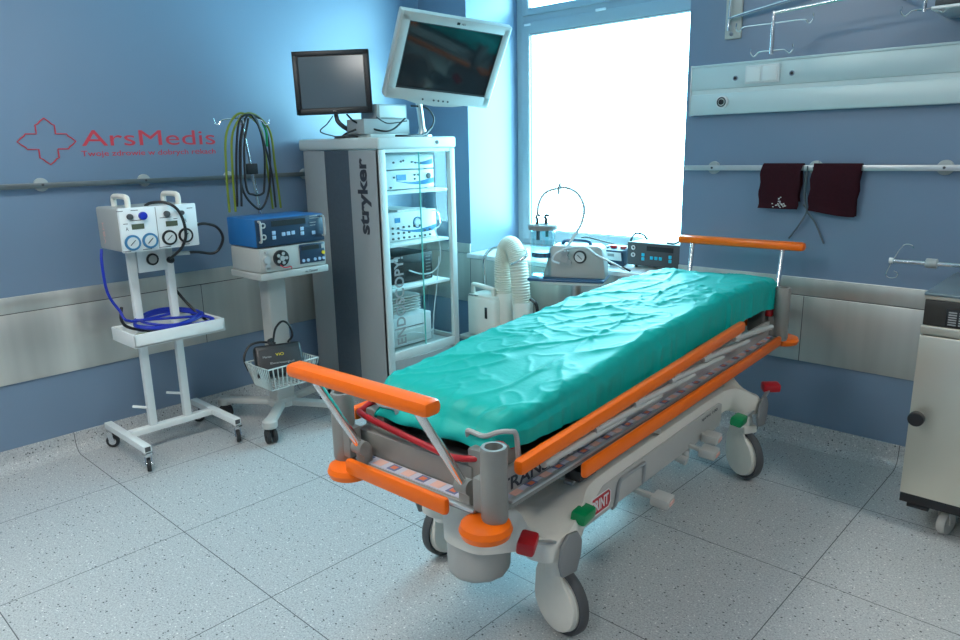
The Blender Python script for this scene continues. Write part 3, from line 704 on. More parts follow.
k.tube([(.46, -2.075, 1.22), (.47, -2.03, 1.225), (.46, -1.96, 1.20), (.45, -1.925, 1.14), (.43, -1.94, 1.08), (.42, -1.98, 1.055), (.40, -2.06, 1.07), (.36, -2.15, 1.07)], .0075, 8)
k.build('black_hose', M['black'], gb)
k = MB(); k.cyl((.45, -2.09, 1.225), (.455, -2.06, 1.225), .011, seg=12); k.cyl((.355, -2.17, 1.07), (.385, -2.09, 1.068), .011, seg=12); k.build('hose_fitting', M['cabframe'], gb)
k = MB(); k.lathe([(.012, 0), (.018, .01), (.018, .03), (.012, .04)], (.345, -2.19, 1.04), X); k.build('elbow_connector', M['black'], gb)
# blue hose: from box down to tray and coil
k = MB(); coil = []
coil += [(.24, -2.485, 1.12), (.26, -2.50, 1.05), (.28, -2.50, .9), (.30, -2.46, .80), (.33, -2.42, .74)]
for i in range(70):
    a = i*.30+2.6; r_x, r_y = .105+.014*math.sin(i*.31), .165+.02*math.sin(i*.23)
    coil.append((.36+math.cos(a)*r_x, -2.235+.012*math.sin(i*.4)+math.sin(a)*r_y, .716+.0003*i-.020*math.cos(a)+.004*math.sin(i*.9)))
coil += [(.40, -2.12, .72), (.44, -2.06, .715), (.47, -2.04, .70), (.45, -2.10, .69), (.40, -2.2, .685)]
k.tube(coil, .0075, 8, 4)
single('blue_hose', k, M['hose'], 'coiled blue pressure hose lying in the white tray', 'hose', (.35, -2.22, .64))
k = MB(); k.tube([(.22, -2.42, .80), (.25, -2.44, .74), (.30, -2.42, .70), (.36, -2.30, .665), (.42, -2.20, .66)], .008, 8); k.tube([(.26, -2.14, .86), (.30, -2.10, .78), (.36, -2.06, .71), (.44, -2.05, .68)], .008, 8); k.tube([(.38,-2.05,.70),(.30,-2.08,.715),(.36,-2.04,.705),(.47,-2.03,.69),(.48,-2.06,.67)], .008, 8)
single('black_hose', k, M['black'], 'thin black hose ends tucked behind the white tray', 'hose', (.35, -2.2, .66))
k = MB(); k.tube([(.46, -2.45, .66), (.47, -2.38, .683), (.44, -2.34, .668)], .006, 6); k.tube([(.34, -2.44, .66), (.42, -2.40, .685), (.47, -2.30, .672), (.46, -2.2, .67)], .005, 6)
single('yellow_tag', k, M['yellow'], 'yellow green lead lying under the blue hose in the tray', 'cable', (.44, -2.4, .66))

# ------------------------------------------------------------------ column cart with electrosurgery units
ct = thing('device_cart', 'beige column cart with wire basket and castered star foot', 'cart', (.47, -1.66, 0))
MB().bb(.42, .52, -1.72, -1.60, .10, .935, .012, 3).build('column', M['lgrey'], ct)
MB().bb(.46, .78, -1.905, -1.475, .925, .963, .006).build('cart_top', M['devgrey'], ct)
text('lettering', 'in. Timent', (.7805, -1.63, .936), Y, Z, .08, .013, M['text_dark'], ct)
def leg(ang, L, m='lgrey'):
    a = R(ang); o = Vector((.47, -1.66, .12)); e = o+Vector((math.cos(a), math.sin(a), 0))*L
    lg_ = MB().bar(o, e, .06, .035, .01).build('foot_leg', M[m], ct)
    cap = MB().lathe([(.035, 0), (.042, .008), (.042, .04), (.03, .05)], (e.x, e.y, .09), Z, 20).build('leg_cap', M[m], ct)
    k = MB()
    n = Vector((-math.sin(a+.5), math.cos(a+.5), 0)); c_ = Vector((e.x, e.y, .042))
    for s_ in (-1, 1): k.lathe([(.012, -.009), (.037, -.010), (.042, -.005), (.042, .005), (.037, .010), (.012, .009)], c_+n*s_*.019, n, 22)
    k.cyl(c_-n*.03, c_+n*.03, .008, seg=10); k.cyl((e.x, e.y, .04), (e.x, e.y, .10), .010, seg=10)
    k.build('twin_caster', M['rubber'], ct)
for a_, L_ in ((-43, .36), (30, .37), (100, .36), (-128, .0), (216, .37)):
    if L_: leg(a_, L_)
MB().lathe([(.07, .10), (.085, .11), (.085, .135), (.06, .15)], (.47, -1.66, 0), Z, 24).build('hub_cover', M['lgrey'], ct)
# basket
bk = MB()
bx0, bx1, by0, by1, bt, bb_ = .60, .835, -1.945, -1.625, .455, .325
def frm(z, ins, r=.005): bk.tube([(bx0+ins, by0+ins, z), (bx1-ins, by0+ins, z), (bx1-ins, by1-ins, z), (bx0+ins, by1-ins, z)], r, 6, closed=True, raw=True)
frm(bt, 0, .0045); frm(bb_, .03, .004)
n = 11
for i in range(n+1):
    a = i/n
    for (p, q) in (((bx0+(bx1-bx0)*a, by0), (bx0+.03+(bx1-bx0-.06)*a, by0+.03)), ((bx0+(bx1-bx0)*a, by1), (bx0+.03+(bx1-bx0-.06)*a, by1-.03)), ((bx0, by0+(by1-by0)*a), (bx0+.03, by0+.03+(by1-by0-.06)*a)), ((bx1, by0+(by1-by0)*a), (bx1-.03, by0+.03+(by1-by0-.06)*a))):
        bk.cyl((*p, bt), (*q, bb_), .0036, seg=6)
    y = by0+.03+(by1-by0-.06)*a; bk.cyl((bx0+.03, y, bb_), (bx1-.03, y, bb_), .0025, seg=6)
bk.build('wire_basket', M['cabframe'], ct)
k = MB(); k.tube([(.50, -1.72, .40), (.56, -1.76, .36), (.7, -1.80, .335)], .012, 8); k.build('basket_bracket', M['lgrey'], ct)
# foot pedal in basket
fpd = thing('foot_switch', 'black twin foot switch box standing in the wire basket', 'device', (.68, -1.80, .36))
fn = Vector((.80, -.30, .52)).normalized(); fr_ = Vector((.36, .93, 0)).normalized(); fr_ = (fr_-fn*fr_.dot(fn)).normalized(); fu = fn.cross(fr_)
FR = Matrix((fr_, fu, fn)).transposed(); fc = Vector((.70, -1.795, .45))
MB().box(fc, (.26, .185, .075), FR, .018, 3).build('pedal_body', M['black'], fpd)
MB().box(fc+fn*.034, (.215, .12, .012), FR, .005, 2).build('pedal_plate', M['rubber'], fpd)
cc = fc+fn*.0402
text('lettering', 'Martin', cc-fr_*.09+fu*.012, fr_, fu, .045, .012, M['text_grey'], fpd); text('lettering', 'VIO', cc-fr_*.02+fu*.018, fr_, fu, .045, .016, M['yel'], fpd); text('lettering', 'Electrosurgical', cc-fr_*.055-fu*.03, fr_, fu, .13, .014, M['text_grey'], fpd)
k = MB(); k.tube([(.62, -1.78, .50), (.60, -1.76, .55), (.60, -1.74, .61), (.61, -1.70, .645), (.63, -1.67, .62), (.64, -1.66, .56), (.62, -1.68, .52)], .0065, 8)
k.tube([(.60, -1.93, .40), (.58, -1.94, .47), (.57, -1.90, .53), (.58, -1.84, .545), (.62, -1.76, .53)], .0065, 8); k.tube([(.66, -1.78, .50), (.62, -1.80, .545), (.60, -1.77, .55)], .011, 8)
k.build('pedal_cable', M['black'], fpd)
# argon unit (lower) and blue electrosurgical unit (upper)
ag = thing('irrigation_unit', 'beige unit with black roller pump under the blue unit', 'device', (.6, -1.69, .96))
MB().bb(.475, .765, -1.90, -1.48, .965, 1.095, .008).build('housing', M['devgrey'], ag)
fp = MB().bb(.758, .772, -1.895, -1.485, .967, 1.093, .004).build('front_panel', M['devgrey'], ag)
wl = MB().cyl((.772, -1.775, 1.035), (.79, -1.775, 1.035), .044, seg=26).build('pump_rotor', M['black'], fp)
k = MB()
for i in range(5): a = i*2*PI/5; k.cyl((.788, -1.775+.026*math.cos(a), 1.035+.026*math.sin(a)), (.795, -1.775+.026*math.cos(a), 1.035+.026*math.sin(a)), .009, seg=12)
k.cyl((.788, -1.775, 1.035), (.798, -1.775, 1.035), .014, seg=14); k.build('roller', M['text_grey'], wl)
k = MB()
for z, r_ in ((1.075, .008), (1.035, .020), (1.0, .015), (.985, .012)): k.cyl((.77, -1.862, z), (.79, -1.862, z), r_, seg=16)
k.build('connector', M['text_grey'], fp)
np_ = MB().bb(.770, .776, -1.655, -1.492, .985, 1.092, .003).build('navy_keypad', M['navy'], fp)
k = MB().bb(.776, .779, -1.64, -1.53, 1.06, 1.083).build('display', M['black'], np_)
for i, y in enumerate((-1.635, -1.605, -1.56, -1.53, -1.503)): MB().cyl((.776, y, 1.003), (.781, y, 1.003), .009, seg=12).build('keypad_button', M['key'], np_)
MB().cyl((.776, -1.503, 1.035), (.782, -1.503, 1.035), .010, seg=14).build('lamp_button', M['yel'], np_)
MB().bb(.776, .78, -1.513, -1.498, 1.06, 1.083).build('power_switch', M['text_grey'], np_)
MB().tube([(.79, -1.79, 1.0), (.80, -1.77, .985), (.80, -1.73, .985), (.785, -1.72, .97)], .003, 6).build('red_tube', M['red'], fp)
es = thing('electrosurgical_unit', 'blue electrosurgical unit on top of the beige unit by left wall', 'device', (.58, -1.69, 1.10))
MB().bb(.47, .76, -1.905, -1.475, 1.10, 1.250, .008).build('housing', M['blue'], es)
fp = MB().bb(.752, .768, -1.90, -1.48, 1.102, 1.247, .005).build('front_panel', M['navy'], es)
MB().bb(.768, .771, -1.81, -1.60, 1.205, 1.235).build('display', M['black'], fp)
k = MB()
for y, z in ((-1.80, 1.172), (-1.80, 1.147), (-1.742, 1.160), (-1.712, 1.161), (-1.682, 1.162), (-1.625, 1.178), (-1.625, 1.153), (-1.552, 1.150)): MB().bb(.768, .772, y-.011, y+.011, z-.010, z+.010, .002).build('keypad_button', M['key'], fp)
k = MB()
for z in (1.215, 1.155): k.ring((.772, -1.862, z), X, .012, .004, 16)
k.build('socket', M['text_grey'], fp)
for y in (-1.885, -1.492): MB().tube([(.766, y, 1.13), (.785, y, 1.135), (.788, y, 1.185), (.785, y, 1.232), (.766, y, 1.237)], .006, 8).build('front_handle', M['text_grey'], fp)
k = MB()
for z, l in ((1.240, .05), (1.228, .06), (1.205, .04), (1.19, .035)): k.bb(.768, .7695, -1.572, -1.572+l, z, z+.003)
k.build('panel_print', M['text_grey'], fp)
# IV pole with coiled cables
ip = thing('infusion_pole', 'thin chrome pole with wire hooks rising behind the blue unit', 'pole', (.43, -1.70, 1.26))
MB().tube([(.435, -1.675, 1.25), (.435, -1.71, 1.53), (.435, -1.745, 1.79)], .0095, 12, 2).build('pole_tube', M['chrome'], ip)
k = MB()
for d_ in (Vector((.35, .95, 0)), Vector((-.2, -.95, 0.0)), Vector((.9, -.4, 0))):
    c_ = Vector((.435, -1.742, 1.775)); k.tube([c_, c_+d_*.10-Z*.01, c_+d_*.125-Z*.035, c_+d_*.145-Z*.03, c_+d_*.15-Z*.005], .0028, 6)
k.build('wire_hooks', M['chrome'], ip)
MB().bb(.42, .455, -1.745, -1.675, 1.47, 1.53, .006).build('pole_clamp', M['black'], ip)
k = MB(); k.tube([(.46, -1.625, 1.75), (.465, -1.61, 1.70), (.46, -1.61, 1.62)], .007, 8)
single('clip', k, M['green'], 'dark green clip hanging from the pole hook', 'clip', (.46, -1.61, 1.62))
k = MB()
for j, (y0, y1, zb) in enumerate(((-1.865, -1.60, 1.27), (-1.835, -1.555, 1.272))):
    x = .44+.012*j
    k.tube([(x, y0, zb), (x, y0+.005, 1.50), (x, y0+.03, 1.70), (x, (y0+y1)/2-.01, 1.80), (x, y1-.03, 1.72), (x, y1-.01, 1.52), (x, y1+.005, zb)], .0065, 8)
single('earth_cable', k, M['yellow'], 'yellow green earth cable looped over the infusion pole', 'cable', (.44, -1.72, 1.27))
k = MB()
for j, (y0, y1, zb) in enumerate(((-1.80, -1.60, 1.29), (-1.78, -1.64, 1.36))):
    x = .465+.012*j
    k.tube([(x, y0-.03, 1.30), (x, y0, 1.62), (x, y0+.05, 1.78), (x, y1-.03, 1.76), (x, y1, 1.60), (x, y1-.02, 1.40), (x, (y0+y1)/2+.03, zb), (x, (y0+y1)/2-.02, zb), (x, y0+.01, 1.40), (x, y0+.02, 1.62), (x, y0+.06, 1.77)], .0065, 8)
k.tube([(.48, -1.60, 1.28), (.48, -1.61, 1.50), (.48, -1.66, 1.72), (.48, -1.70, 1.79)], .006, 8)
single('black_cable', k, M['black'], 'black cable coil looped over the infusion pole', 'cable', (.47, -1.7, 1.28))

# ------------------------------------------------------------------ smoke/warm-air unit with corrugated hose
wu = thing('warm_air_unit', 'cream portable air unit on a castered pole under the window', 'device', (.8, -.2, 0))
MB().bb(.695, .965, -.27, -.07, .29, .575, .018, 3).build('housing', M['cream'], wu)
MB().bb(.70, .96, -.265, -.075, .565, .59, .012, 2).build('top_cover', M['cream'], wu)
MB().tube([(.73, -.24, .58), (.73, -.24, .64), (.75, -.24, .655), (.90, -.24, .64), (.92, -.24, .625), (.92, -.24, .58)], .016, 10, 4).build('carry_handle', M['cream'], wu)
MB().bb(.865, .888, -.273, -.268, .43, .51, .003).build('power_switch', M['black'], wu)
k = MB(); [k.cyl((.72+i*.014, -.2625, .582), (.72+i*.014, -.2670, .582), .004, seg=8) for i in range(6)]; k.build('indicator', M['dgrey'], wu)
k = MB(); k.tube([(.72, -.10, .10), (.72, -.10, .60), (.71, -.10, .80), (.75, -.06, .885), (.90, -.05, .915), (1.05, -.10, .91), (1.15, -.16, .92), (1.19, -.2, .90), (1.16, -.24, .86), (1.10, -.25, .83)], .011, 10); k.build('pole_handle', M['chrome'], wu)
MB().box((.86, -.17, .27), (.46, .26, .03), None, .01).build('carrier_plate', M['lgrey'], wu)
k = MB()
for a in (30, 150, 270): k.bar((.86, -.20, .085), (.86+math.cos(R(a))*.20, -.20+math.sin(R(a))*.14, .085), .04, .025, .004)
k.cyl((.86, -.2, .08), (.86, -.17, .27), .018, seg=12); k.build('star_foot', M['lgrey'], wu)
for a in (30, 150, 270): caster(wu, (.86+math.cos(R(a))*.20, -.20+math.sin(R(a))*.14, 0), R(a), .032, .02, 'rubber', 'steel', .075)
def corr(i, L): return 1+.05*math.sin(i*2.1)+.0*i
hp = catmull([(.945, -.16, .56), (.945, -.16, .70), (.952, -.16, .84), (.99, -.165, .93), (1.05, -.18, .935), (1.10, -.19, .85), (1.13, -.2, .70), (1.14, -.2, .56), (1.14, -.2, .52)], 26)
hc = MB().tube(hp, .062, 20, raw=True, rf=corr).build('corrugated_hose', M['hosewhite'], wu)
MB().lathe([(.064, .28), (.067, .29), (.067, .56), (.06, .575)], (1.15, -.20, 0), Z, 26).build('hose_socket', M['cream'], wu)
MB().lathe([(.06, .30), (.066, .31), (.066, .60), (.06, .61)], (.945, -.16, 0), Z, 26).build('hose_socket', M['cream'], wu)
k = MB(); k.tube([(1.20, -.18, .60), (1.245, -.17, .56), (1.25, -.17, .46), (1.22, -.18, .38)], .012, 8); k.build('black_strap', M['black'], wu)
# floor cables behind the bed
k = MB(); random.seed(9)
for j in range(6):
    pts = []
    x, y, z = .60, -.38+.03*j, .02
    for i in range(9): pts.append((.62+.055*i+random.uniform(-.05, .05), -.36+random.uniform(-.12, .12), .012+random.uniform(0, .10)))
    k.tube(pts, .007, 6)
k.tube([(.62, -.1, .015), (.60, -.25, .20), (.66, -.35, .16), (.72, -.33, .05), (.80, -.35, .012)], .008, 6)
single('cable_tangle', k, M['black'], 'tangle of black cables on the floor beside the glass cabinet', 'cable', (.85, -.35, .01))

# ------------------------------------------------------------------ suction pump on its stand
sn = thing('pump_stand', 'chrome column stand with flat blue-edged tray before the sill', 'stand', (1.55, -.2, 0))
MB().cyl((1.56, -.2, .06), (1.56, -.2, .765), .032, seg=20).build('column', M['steel'], sn)
k = MB(); k.bb(1.275, 1.75, -.30, -.07, .782, .802, .012, 3); tr_ = k.build('tray', M['bluefloat'], sn)
MB().bb(1.36, 1.72, -.29, -.08, .765, .783, .004).build('tray_support', M['cabframe'], sn)
k = MB()
for a in (45, 135, 225, 315): k.bar((1.56, -.2, .07), (1.56+math.cos(R(a))*.22, -.2+math.sin(R(a))*.16, .07), .035, .02, .004)
k.build('base_cross', M['steel'], sn)
for a in (45, 135, 225, 315): caster(sn, (1.56+math.cos(R(a))*.22, -.2+math.sin(R(a))*.16, 0), R(a), .028, .018, 'rubber', 'steel', .062)
pu = thing('suction_pump', 'beige suction pump with round pressure gauge on the stand tray', 'device', (1.58, -.2, .80))
k = MB(); k.prism([(1.36, .802), (1.75, .802), (1.74, .90), (1.725, .985), (1.70, 1.0), (1.43, 1.0), (1.405, .985), (1.385, .88)], (0, -.10, 0), X, Z, .15, .008)
pb = k.build('pump_housing', M['devgrey'], pu)
MB().tube([(1.47, -.18, .995), (1.49, -.18, 1.02), (1.55, -.18, 1.028), (1.63, -.18, 1.02), (1.65, -.18, .995)], .011, 8).build('carry_handle', M['bluefloat'], pu)
gd = MB().lathe([(.038, 0), (.040, .006), (.036, .016), (.030, .016)], (1.595, -.248, .935), -Y).build('pressure_gauge', M['black'], pu); MB().cyl((1.595, -.26, .935), (1.595, -.2655, .935), .030, seg=24).build('gauge_face', M['dial'], gd)
MB().bar((1.582, -.267, .948), (1.608, -.267, .922), .004, .003, up=(0, 1, 0)).build('gauge_needle', M['black'], gd)
k = MB(); k.cyl((1.505, -.248, .925), (1.505, -.285, .925), .024, seg=18); k.cyl((1.505, -.248, .965), (1.505, -.285, .965), .022, seg=18); k.cyl((1.53, -.248, .90), (1.53, -.275, .90), .016, seg=14); k.build('regulator', M['text_grey'], pu)
jr = thing('suction_jar', 'clear suction jar with grey lid beside the beige pump', 'jar', (1.345, -.2, .80))
MB().lathe([(.074, .803), (.076, .81), (.076, 1.095), (.072, 1.095), (.072, .812), (.0, .812)], (1.355, -.21, 0), Z, 28).build('jar_glass', M['clear'], jr)
MB().lathe([(.0, 1.092), (.088, 1.092), (.090, 1.098), (.090, 1.118), (.08, 1.126), (0, 1.126)], (1.355, -.21, 0), Z, 28).build('jar_lid', M['mgrey'], jr)
MB().lathe([(.0, .925), (.071, .925), (.071, .955), (.0, .955)], (1.355, -.21, 0), Z, 28).build('blue_ring', M['bluefloat'], jr)
k = MB(); k.cyl((1.32, -.21, 1.12), (1.32, -.21, 1.165), .010, seg=12); k.cyl((1.375, -.21, 1.12), (1.375, -.21, 1.165), .010, seg=12); k.cyl((1.33, -.23, 1.03), (1.33, -.23, 1.09), .012, seg=12); k.cyl((1.385, -.23, 1.05), (1.385, -.23, 1.09), .010, seg=12); k.bb(1.315, 1.39, -.24, -.20, 1.118, 1.130); k.tube([(1.31,-.21,1.16),(1.32,-.21,1.18),(1.34,-.21,1.175)],.008,8); k.tube([(1.365,-.21,1.16),(1.375,-.21,1.18),(1.395,-.21,1.175)],.008,8); k.build('lid_port', M['dgrey'], jr)
tb = thing('suction_tube', 'clear suction tube arching from the jar lid to the pump', 'tube', (1.45, -.2, 1.16))
MB().tube([(1.32, -.21, 1.17), (1.33, -.21, 1.25), (1.37, -.21, 1.315), (1.44, -.21, 1.34), (1.50, -.21, 1.345), (1.57, -.215, 1.31), (1.61, -.22, 1.23), (1.60, -.24, 1.14), (1.56, -.27, 1.06), (1.505, -.28, .97)], .0085, 10).build('clear_hose', M['tube'], tb)
MB().cyl((1.452, -.21, 1.342), (1.464, -.21, 1.340), .036, seg=24, bev=.003).build('inline_filter', M['text_grey'], tb)
k = MB(); k.tube([(1.515, -.315, .99), (1.56, -.33, 1.0), (1.64, -.31, 1.0), (1.70, -.31, .96), (1.80, -.30, .91), (1.87, -.28, .87)], .006, 8); k.tube([(1.515, -.31, .99), (1.46, -.32, .96), (1.44, -.32, .92), (1.48, -.31, .90)], .006, 8); k.build('connecting_hose', M['tube'], tb)
MB().cyl((1.85, -.285, .888), (1.90, -.27, .862), .006, seg=8).build('tube_tip', M['black'], tb)

# the pump group stands turned a little towards the room
PV = Vector((1.56, -.2, 0)); RT = Matrix.Rotation(R(25), 3, 'Z')
for q in (sn, pu, jr, tb):
    q.location = PV + RT @ (Vector(q.location)-PV) + Vector((.055, -.045, 0)); q.rotation_euler = (0, 0, R(25))
# sill equipment
sm = thing('battery_charger', 'small dark device with light display on the window sill', 'device', (1.66, .12, .84))
Rb = Euler((R(12), 0, 0))
MB().box((1.665, .13, .896), (.17, .12, .105), Rb, .01, 3).build('housing', M['navy'], sm)
MB().box((1.665, .069, .898), (.15, .006, .055), Rb, .002).build('display', M['dial'], sm)
MB().box((1.665, .066, .905), (.05, .004, .02), Rb, .001).build('display_mark', M['mgrey'], sm)
MB().bb(1.635, 1.675, .10, .13, .946, .962, .003).build('red_plug', M['red'], sm); MB().bb(1.71, 1.745, .10, .13, .944, .96, .003).build('red_plug', M['red'], sm)
MB().bb(1.60, 1.62, .10, .13, .946, .956, .003).build('handle_stub', M['cabframe'], sm)
bd = thing('coagulation_unit', 'large dark navy unit with cyan keys on the sill behind the bed', 'device', (1.95, .2, .845))
MB().bb(1.785, 2.135, .09, .37, .858, .998, .008).build('housing', M['dev'], bd)
fp = MB().bb(1.78, 2.14, .072, .094, .855, 1.0, .008).build('front_panel', M['dgrey'], bd)
MB().bb(1.92, 2.10, .069, .073, .952, .982).build('display', M['black'], fp)
k = MB()
for x, z in ((1.895, .925), (1.895, .90), (1.955, .91), (1.985, .91), (2.015, .91), (2.08, .925), (2.08, .90)): MB().bb(x-.010, x+.010, .067, .073, z-.010, z+.010, .002).build('cyan_button', M['cyankey'], fp)
k = MB()
for z in (.965, .92): k.ring((1.825, .070, z), Y, .011, .004, 16)
k.build('socket', M['text_white'], fp)
k = MB()
for x, y in ((1.82, .12), (2.1, .12), (1.82, .33), (2.1, .33)): k.cyl((x, y, .835), (x, y, .858), .012, seg=10)
k.build('foot', M['black'], bd)
k = MB(); k.tube([(1.745, .16, .95), (1.742, .18, 1.0), (1.76, .20, 1.035), (1.80, .22, 1.03), (1.83, .23, .999)], .007, 8)
single('sill_cable', k, M['black'], 'short black lead arching between the two devices on the sill', 'cable', (1.78, .19, .95))
k = MB(); k.tube([(1.60, .2, .955), (1.50, .22, .965), (1.36, .24, .98), (1.30, .26, .97)], .006, 8)
single('sill_cable', k, M['black'], 'black lead running along the sill behind the suction pump', 'cable', (1.45, .22, .96))
k = MB(); k.tube([(2.16, .1, 1.03), (2.13, .1, 1.025), (2.09, .1, 1.005), (2.03, .12, 1.003)], .006, 6)
single('sill_cable', k, M['black'], 'short black lead at the window end of the orange head handle', 'cable', (2.08, .1, 1.0))
k = MB(); k.tube([(1.62, -.01, .83), (1.63, .01, .845), (1.66, .02, .85), (1.69, .01, .845), (1.68, -.01, .832)], .006, 8)
single('white_ring', k, M['sill'], 'small white tube loop lying on the sill front edge', 'tube', (1.65, 0, .83))

# ------------------------------------------------------------------ patient stretcher
a0 = R(3.2)
O = Vector((2.702-.006, -2.599, 0)) + 1.2*Vector((-math.sin(a0), math.cos(a0), 0)) + .02*Vector((math.cos(a0), math.sin(a0), 0))
sx = thing('patient_stretcher', 'grey and orange wheeled patient stretcher in the middle of the room', 'stretcher', O, a0)
def part(mb, name, m, parent=None, ang=38): return mb.build(name, m, parent or sx, world=False, ang=ang)
# base shell
half = [(0, -.985), (.07, -.975), (.12, -.93), (.16, -.885), (.22, -.895), (.275, -.875), (.298, -.81), (.29, -.71), (.262, -.62), (.25, -.45), (.25, 0), (.25, .45), (.265, .62), (.315, .71), (.335, .79), (.30, .86), (.22, .85), (.14, .90), (.07, .94), (0, .945)]
out = half + [(-x, y) for x, y in half[-2:0:-1]]
op = [Vector((x, y, 0)) for x, y in out]; op = catmull(op, 4, closed=True)
bm = bmesh.new(); loops = []
def ztop(p): return .495-.085*ss(.62, .84, abs(p.y))*ss(.12, .30, abs(p.x))
def zbot(p): return .385-.06*ss(.6, .8, abs(p.y))
cnt = Vector((0, 0, 0))
def inset(p, d):
    q = Vector((p.x, p.y, 0)); sc_x = 1-d/max(.1, abs(p.x)) if abs(p.x) > .1 else 1; sc_y = 1-d/1.0
    return Vector((p.x*sc_x, p.y*sc_y, 0))
for kind in range(5):
    lp = []
    for p in op:
        if kind == 0: q = inset(p, .03); q.z = zbot(p)
        elif kind == 1: q = p.copy(); q.z = zbot(p)+.012
        elif kind == 2: q = p.copy(); q.z = ztop(p)-.022
        elif kind == 3: q = inset(p, .008); q.z = ztop(p)-.005
        else: q = inset(p, .03); q.z = ztop(p)
        lp.append(bm.verts.new(q))
    loops.append(lp)
n = len(op)
for A, B in zip(loops, loops[1:]):
    for i in range(n): bm.faces.new((A[i], A[(i+1) % n], B[(i+1) % n], B[i]))
f1 = bm.faces.new(loops[0][::-1]); f2 = bm.faces.new(loops[-1])
bmesh.ops.triangulate(bm, faces=[f1, f2]); bmesh.ops.recalc_face_normals(bm, faces=bm.faces[:])
t = MB(); t._join(bm); part(t, 'base_shell', M['cream'], ang=50)
# side skirts, raised rim, inner tray
for s_ in (1, -1):
    k = MB(); k.prism([(-.64, .345), (.50, .345), (.52, .365), (.52, .445), (.49, .458), (-.52, .452), (-.64, .40)], (s_*.2475 if s_ > 0 else -.2555, 0, 0), Y, Z, .008, .001)
    pn = part(k, 'side_skirt', M['lgrey'])
    if s_ > 0:
        k = MB(); k.prism([(-.63, .377), (-.62, .367), (-.49, .367), (-.478, .383), (-.478, .417), (-.49, .430), (-.62, .430), (-.63, .417)], (.2555, 0, 0), Y, Z, .003)
        bg = part(k, 'badge', M['red'], pn); 
        MB().tube([(.259, -.632, .375), (.259, -.62, .365), (.259, -.49, .365), (.259, -.476, .381), (.259, -.476, .418), (.259, -.49, .432), (.259, -.62, .432), (.259, -.632, .419)], .0022, 6, closed=True, raw=True).build('badge_rim', M['text_white'], pn, world=False)
        text('lettering', 'SPRINT', (.2587, -.618, .377), Y, Z, .128, .042, M['text_white'], pn, world=False, bold=.025)
        text('lettering', 'sprint 100', (.2557, .30, .425), Y, Z, .17, .018, M['text_dark'], pn, world=False)
k = MB(); k.tube([(.20, -.55, .50), (.21, -.5, .50), (.21, .5, .50), (.18, .6, .50), (-.18, .6, .50), (-.21, .5, .50), (-.21, -.5, .50), (-.18, -.62, .50), (.14, -.64, .50), (.18, -.6, .50)], .008, 8, 4, closed=True); part(k, 'tray_rim', M['cabframe'])
k = MB(); k.tube([(.19, -.72, .455), (.20, -.60, .50), (.19, -.48, .478), (.12, -.44, .478), (-.05, -.45, .478), (-.12, -.60, .50), (-.08, -.75, .465), (.1, -.79, .455)], .006, 6, 5, closed=True); part(k, 'tray_rim', M['cabframe'])
# pump tub at the foot
t = MB(); t.lathe([(.0, .185), (.085, .185), (.104, .195), (.110, .215), (.114, .36), (.114, .40)], (-.035, -.85, 0), Z, 12); part(t, 'column_tub', M['lgrey'], ang=50)
t = MB(); t.lathe([(.0, .24), (.09, .24), (.12, .26), (.125, .36), (.125, .38)], (0, .78, 0), Z, 12); part(t, 'column_tub', M['lgrey'], ang=50)
# lift columns
for y in (-.45, .45):
    k = MB(); k.bb(-.08, .08, y-.07, y+.07, .46, .56, .01); c_ = part(k, 'lift_column', M['mgrey']); k = MB(); k.bb(-.06, .06, y-.055, y+.055, .55, .67, .008); part(k, 'column_piston', M['alu'], c_)
# levers under deck
k = MB(); k.bar((.20, -.66, .50), (.13, .05, .60), .035, .012, .003); k.bar((.12, -.55, .49), (.16, .35, .53), .03, .012, .003); part(k, 'tilt_lever', M['alu'])
k = MB(); k.bb(.20, .26, -.68, -.61, .525, .565, .006); k.bb(.21, .25, -.63, -.56, .515, .54, .004); part(k, 'latch_block', M['black'])
k = MB(); k.cyl((.20, -.10, .52), (.25, -.08, .52), .022, seg=16); k.cyl((.205, -.17, .515), (.215, .0, .515), .008, seg=10); part(k, 'pivot', M['steel'])
# casters
def big_caster(px, py, wx, wy, az, brake):
    n_ = Vector((math.cos(R(az)), math.sin(R(az)), 0)); c_ = Vector((wx, wy, .12)); d_ = Vector((-n_.y, n_.x, 0))
    k = MB(); k.lathe([(.0, -.012), (.108, -.014), (.113, -.020), (.119, -.013), (.120, 0), (.119, .013), (.113, .020), (.108, .014), (0, .012)], c_, n_, 40)
    w_ = part(k, 'caster_wheel', M['tyre'])
    for s_ in (1, -1):
        k = MB(); k.lathe([(.0, .022), (.06, .021), (.096, .017), (.102, .010), (.102, 0), (0, 0)], c_+n_*s_*.010, n_*s_, 36); part(k, 'wheel_cover', M['cream'] if s_ > 0 else M['lgrey'], w_)
    # fork leg/shroud from pivot to wheel centre on visible side
    ol = [(-.099, .12+.0), (-.094, .20), (-.075, .25), (-.02, .262), (.02, .25), (.035, .225)]
    ol += [(.099*math.cos(R(a)), .12+.099*math.sin(R(a))) for a in range(60, -181, -15)][:-1]
    k = MB(); k.prism(ol[::-1], c_+n_*.026-Z*.12, d_, Z, .014, .006)
    k.cyl((px, py, .235), (px, py, .36), .034, seg=20)
    k.prism([(-.07, .236), (-.06, .275), (.035, .275), (.04, .238)], c_+n_*.040-Z*.12, d_, Z, -.075, .01)
    part(k, 'caster_fork', M['cream'])
    return w_
big_caster(.225, -.765, .232, -.738, -106, True)
big_caster(.275, .77, .285, .775, -122, True)
big_caster(-.30, -.74, -.40, -.62, -5, True)
big_caster(-.29, .78, -.37, .76, -100, True)
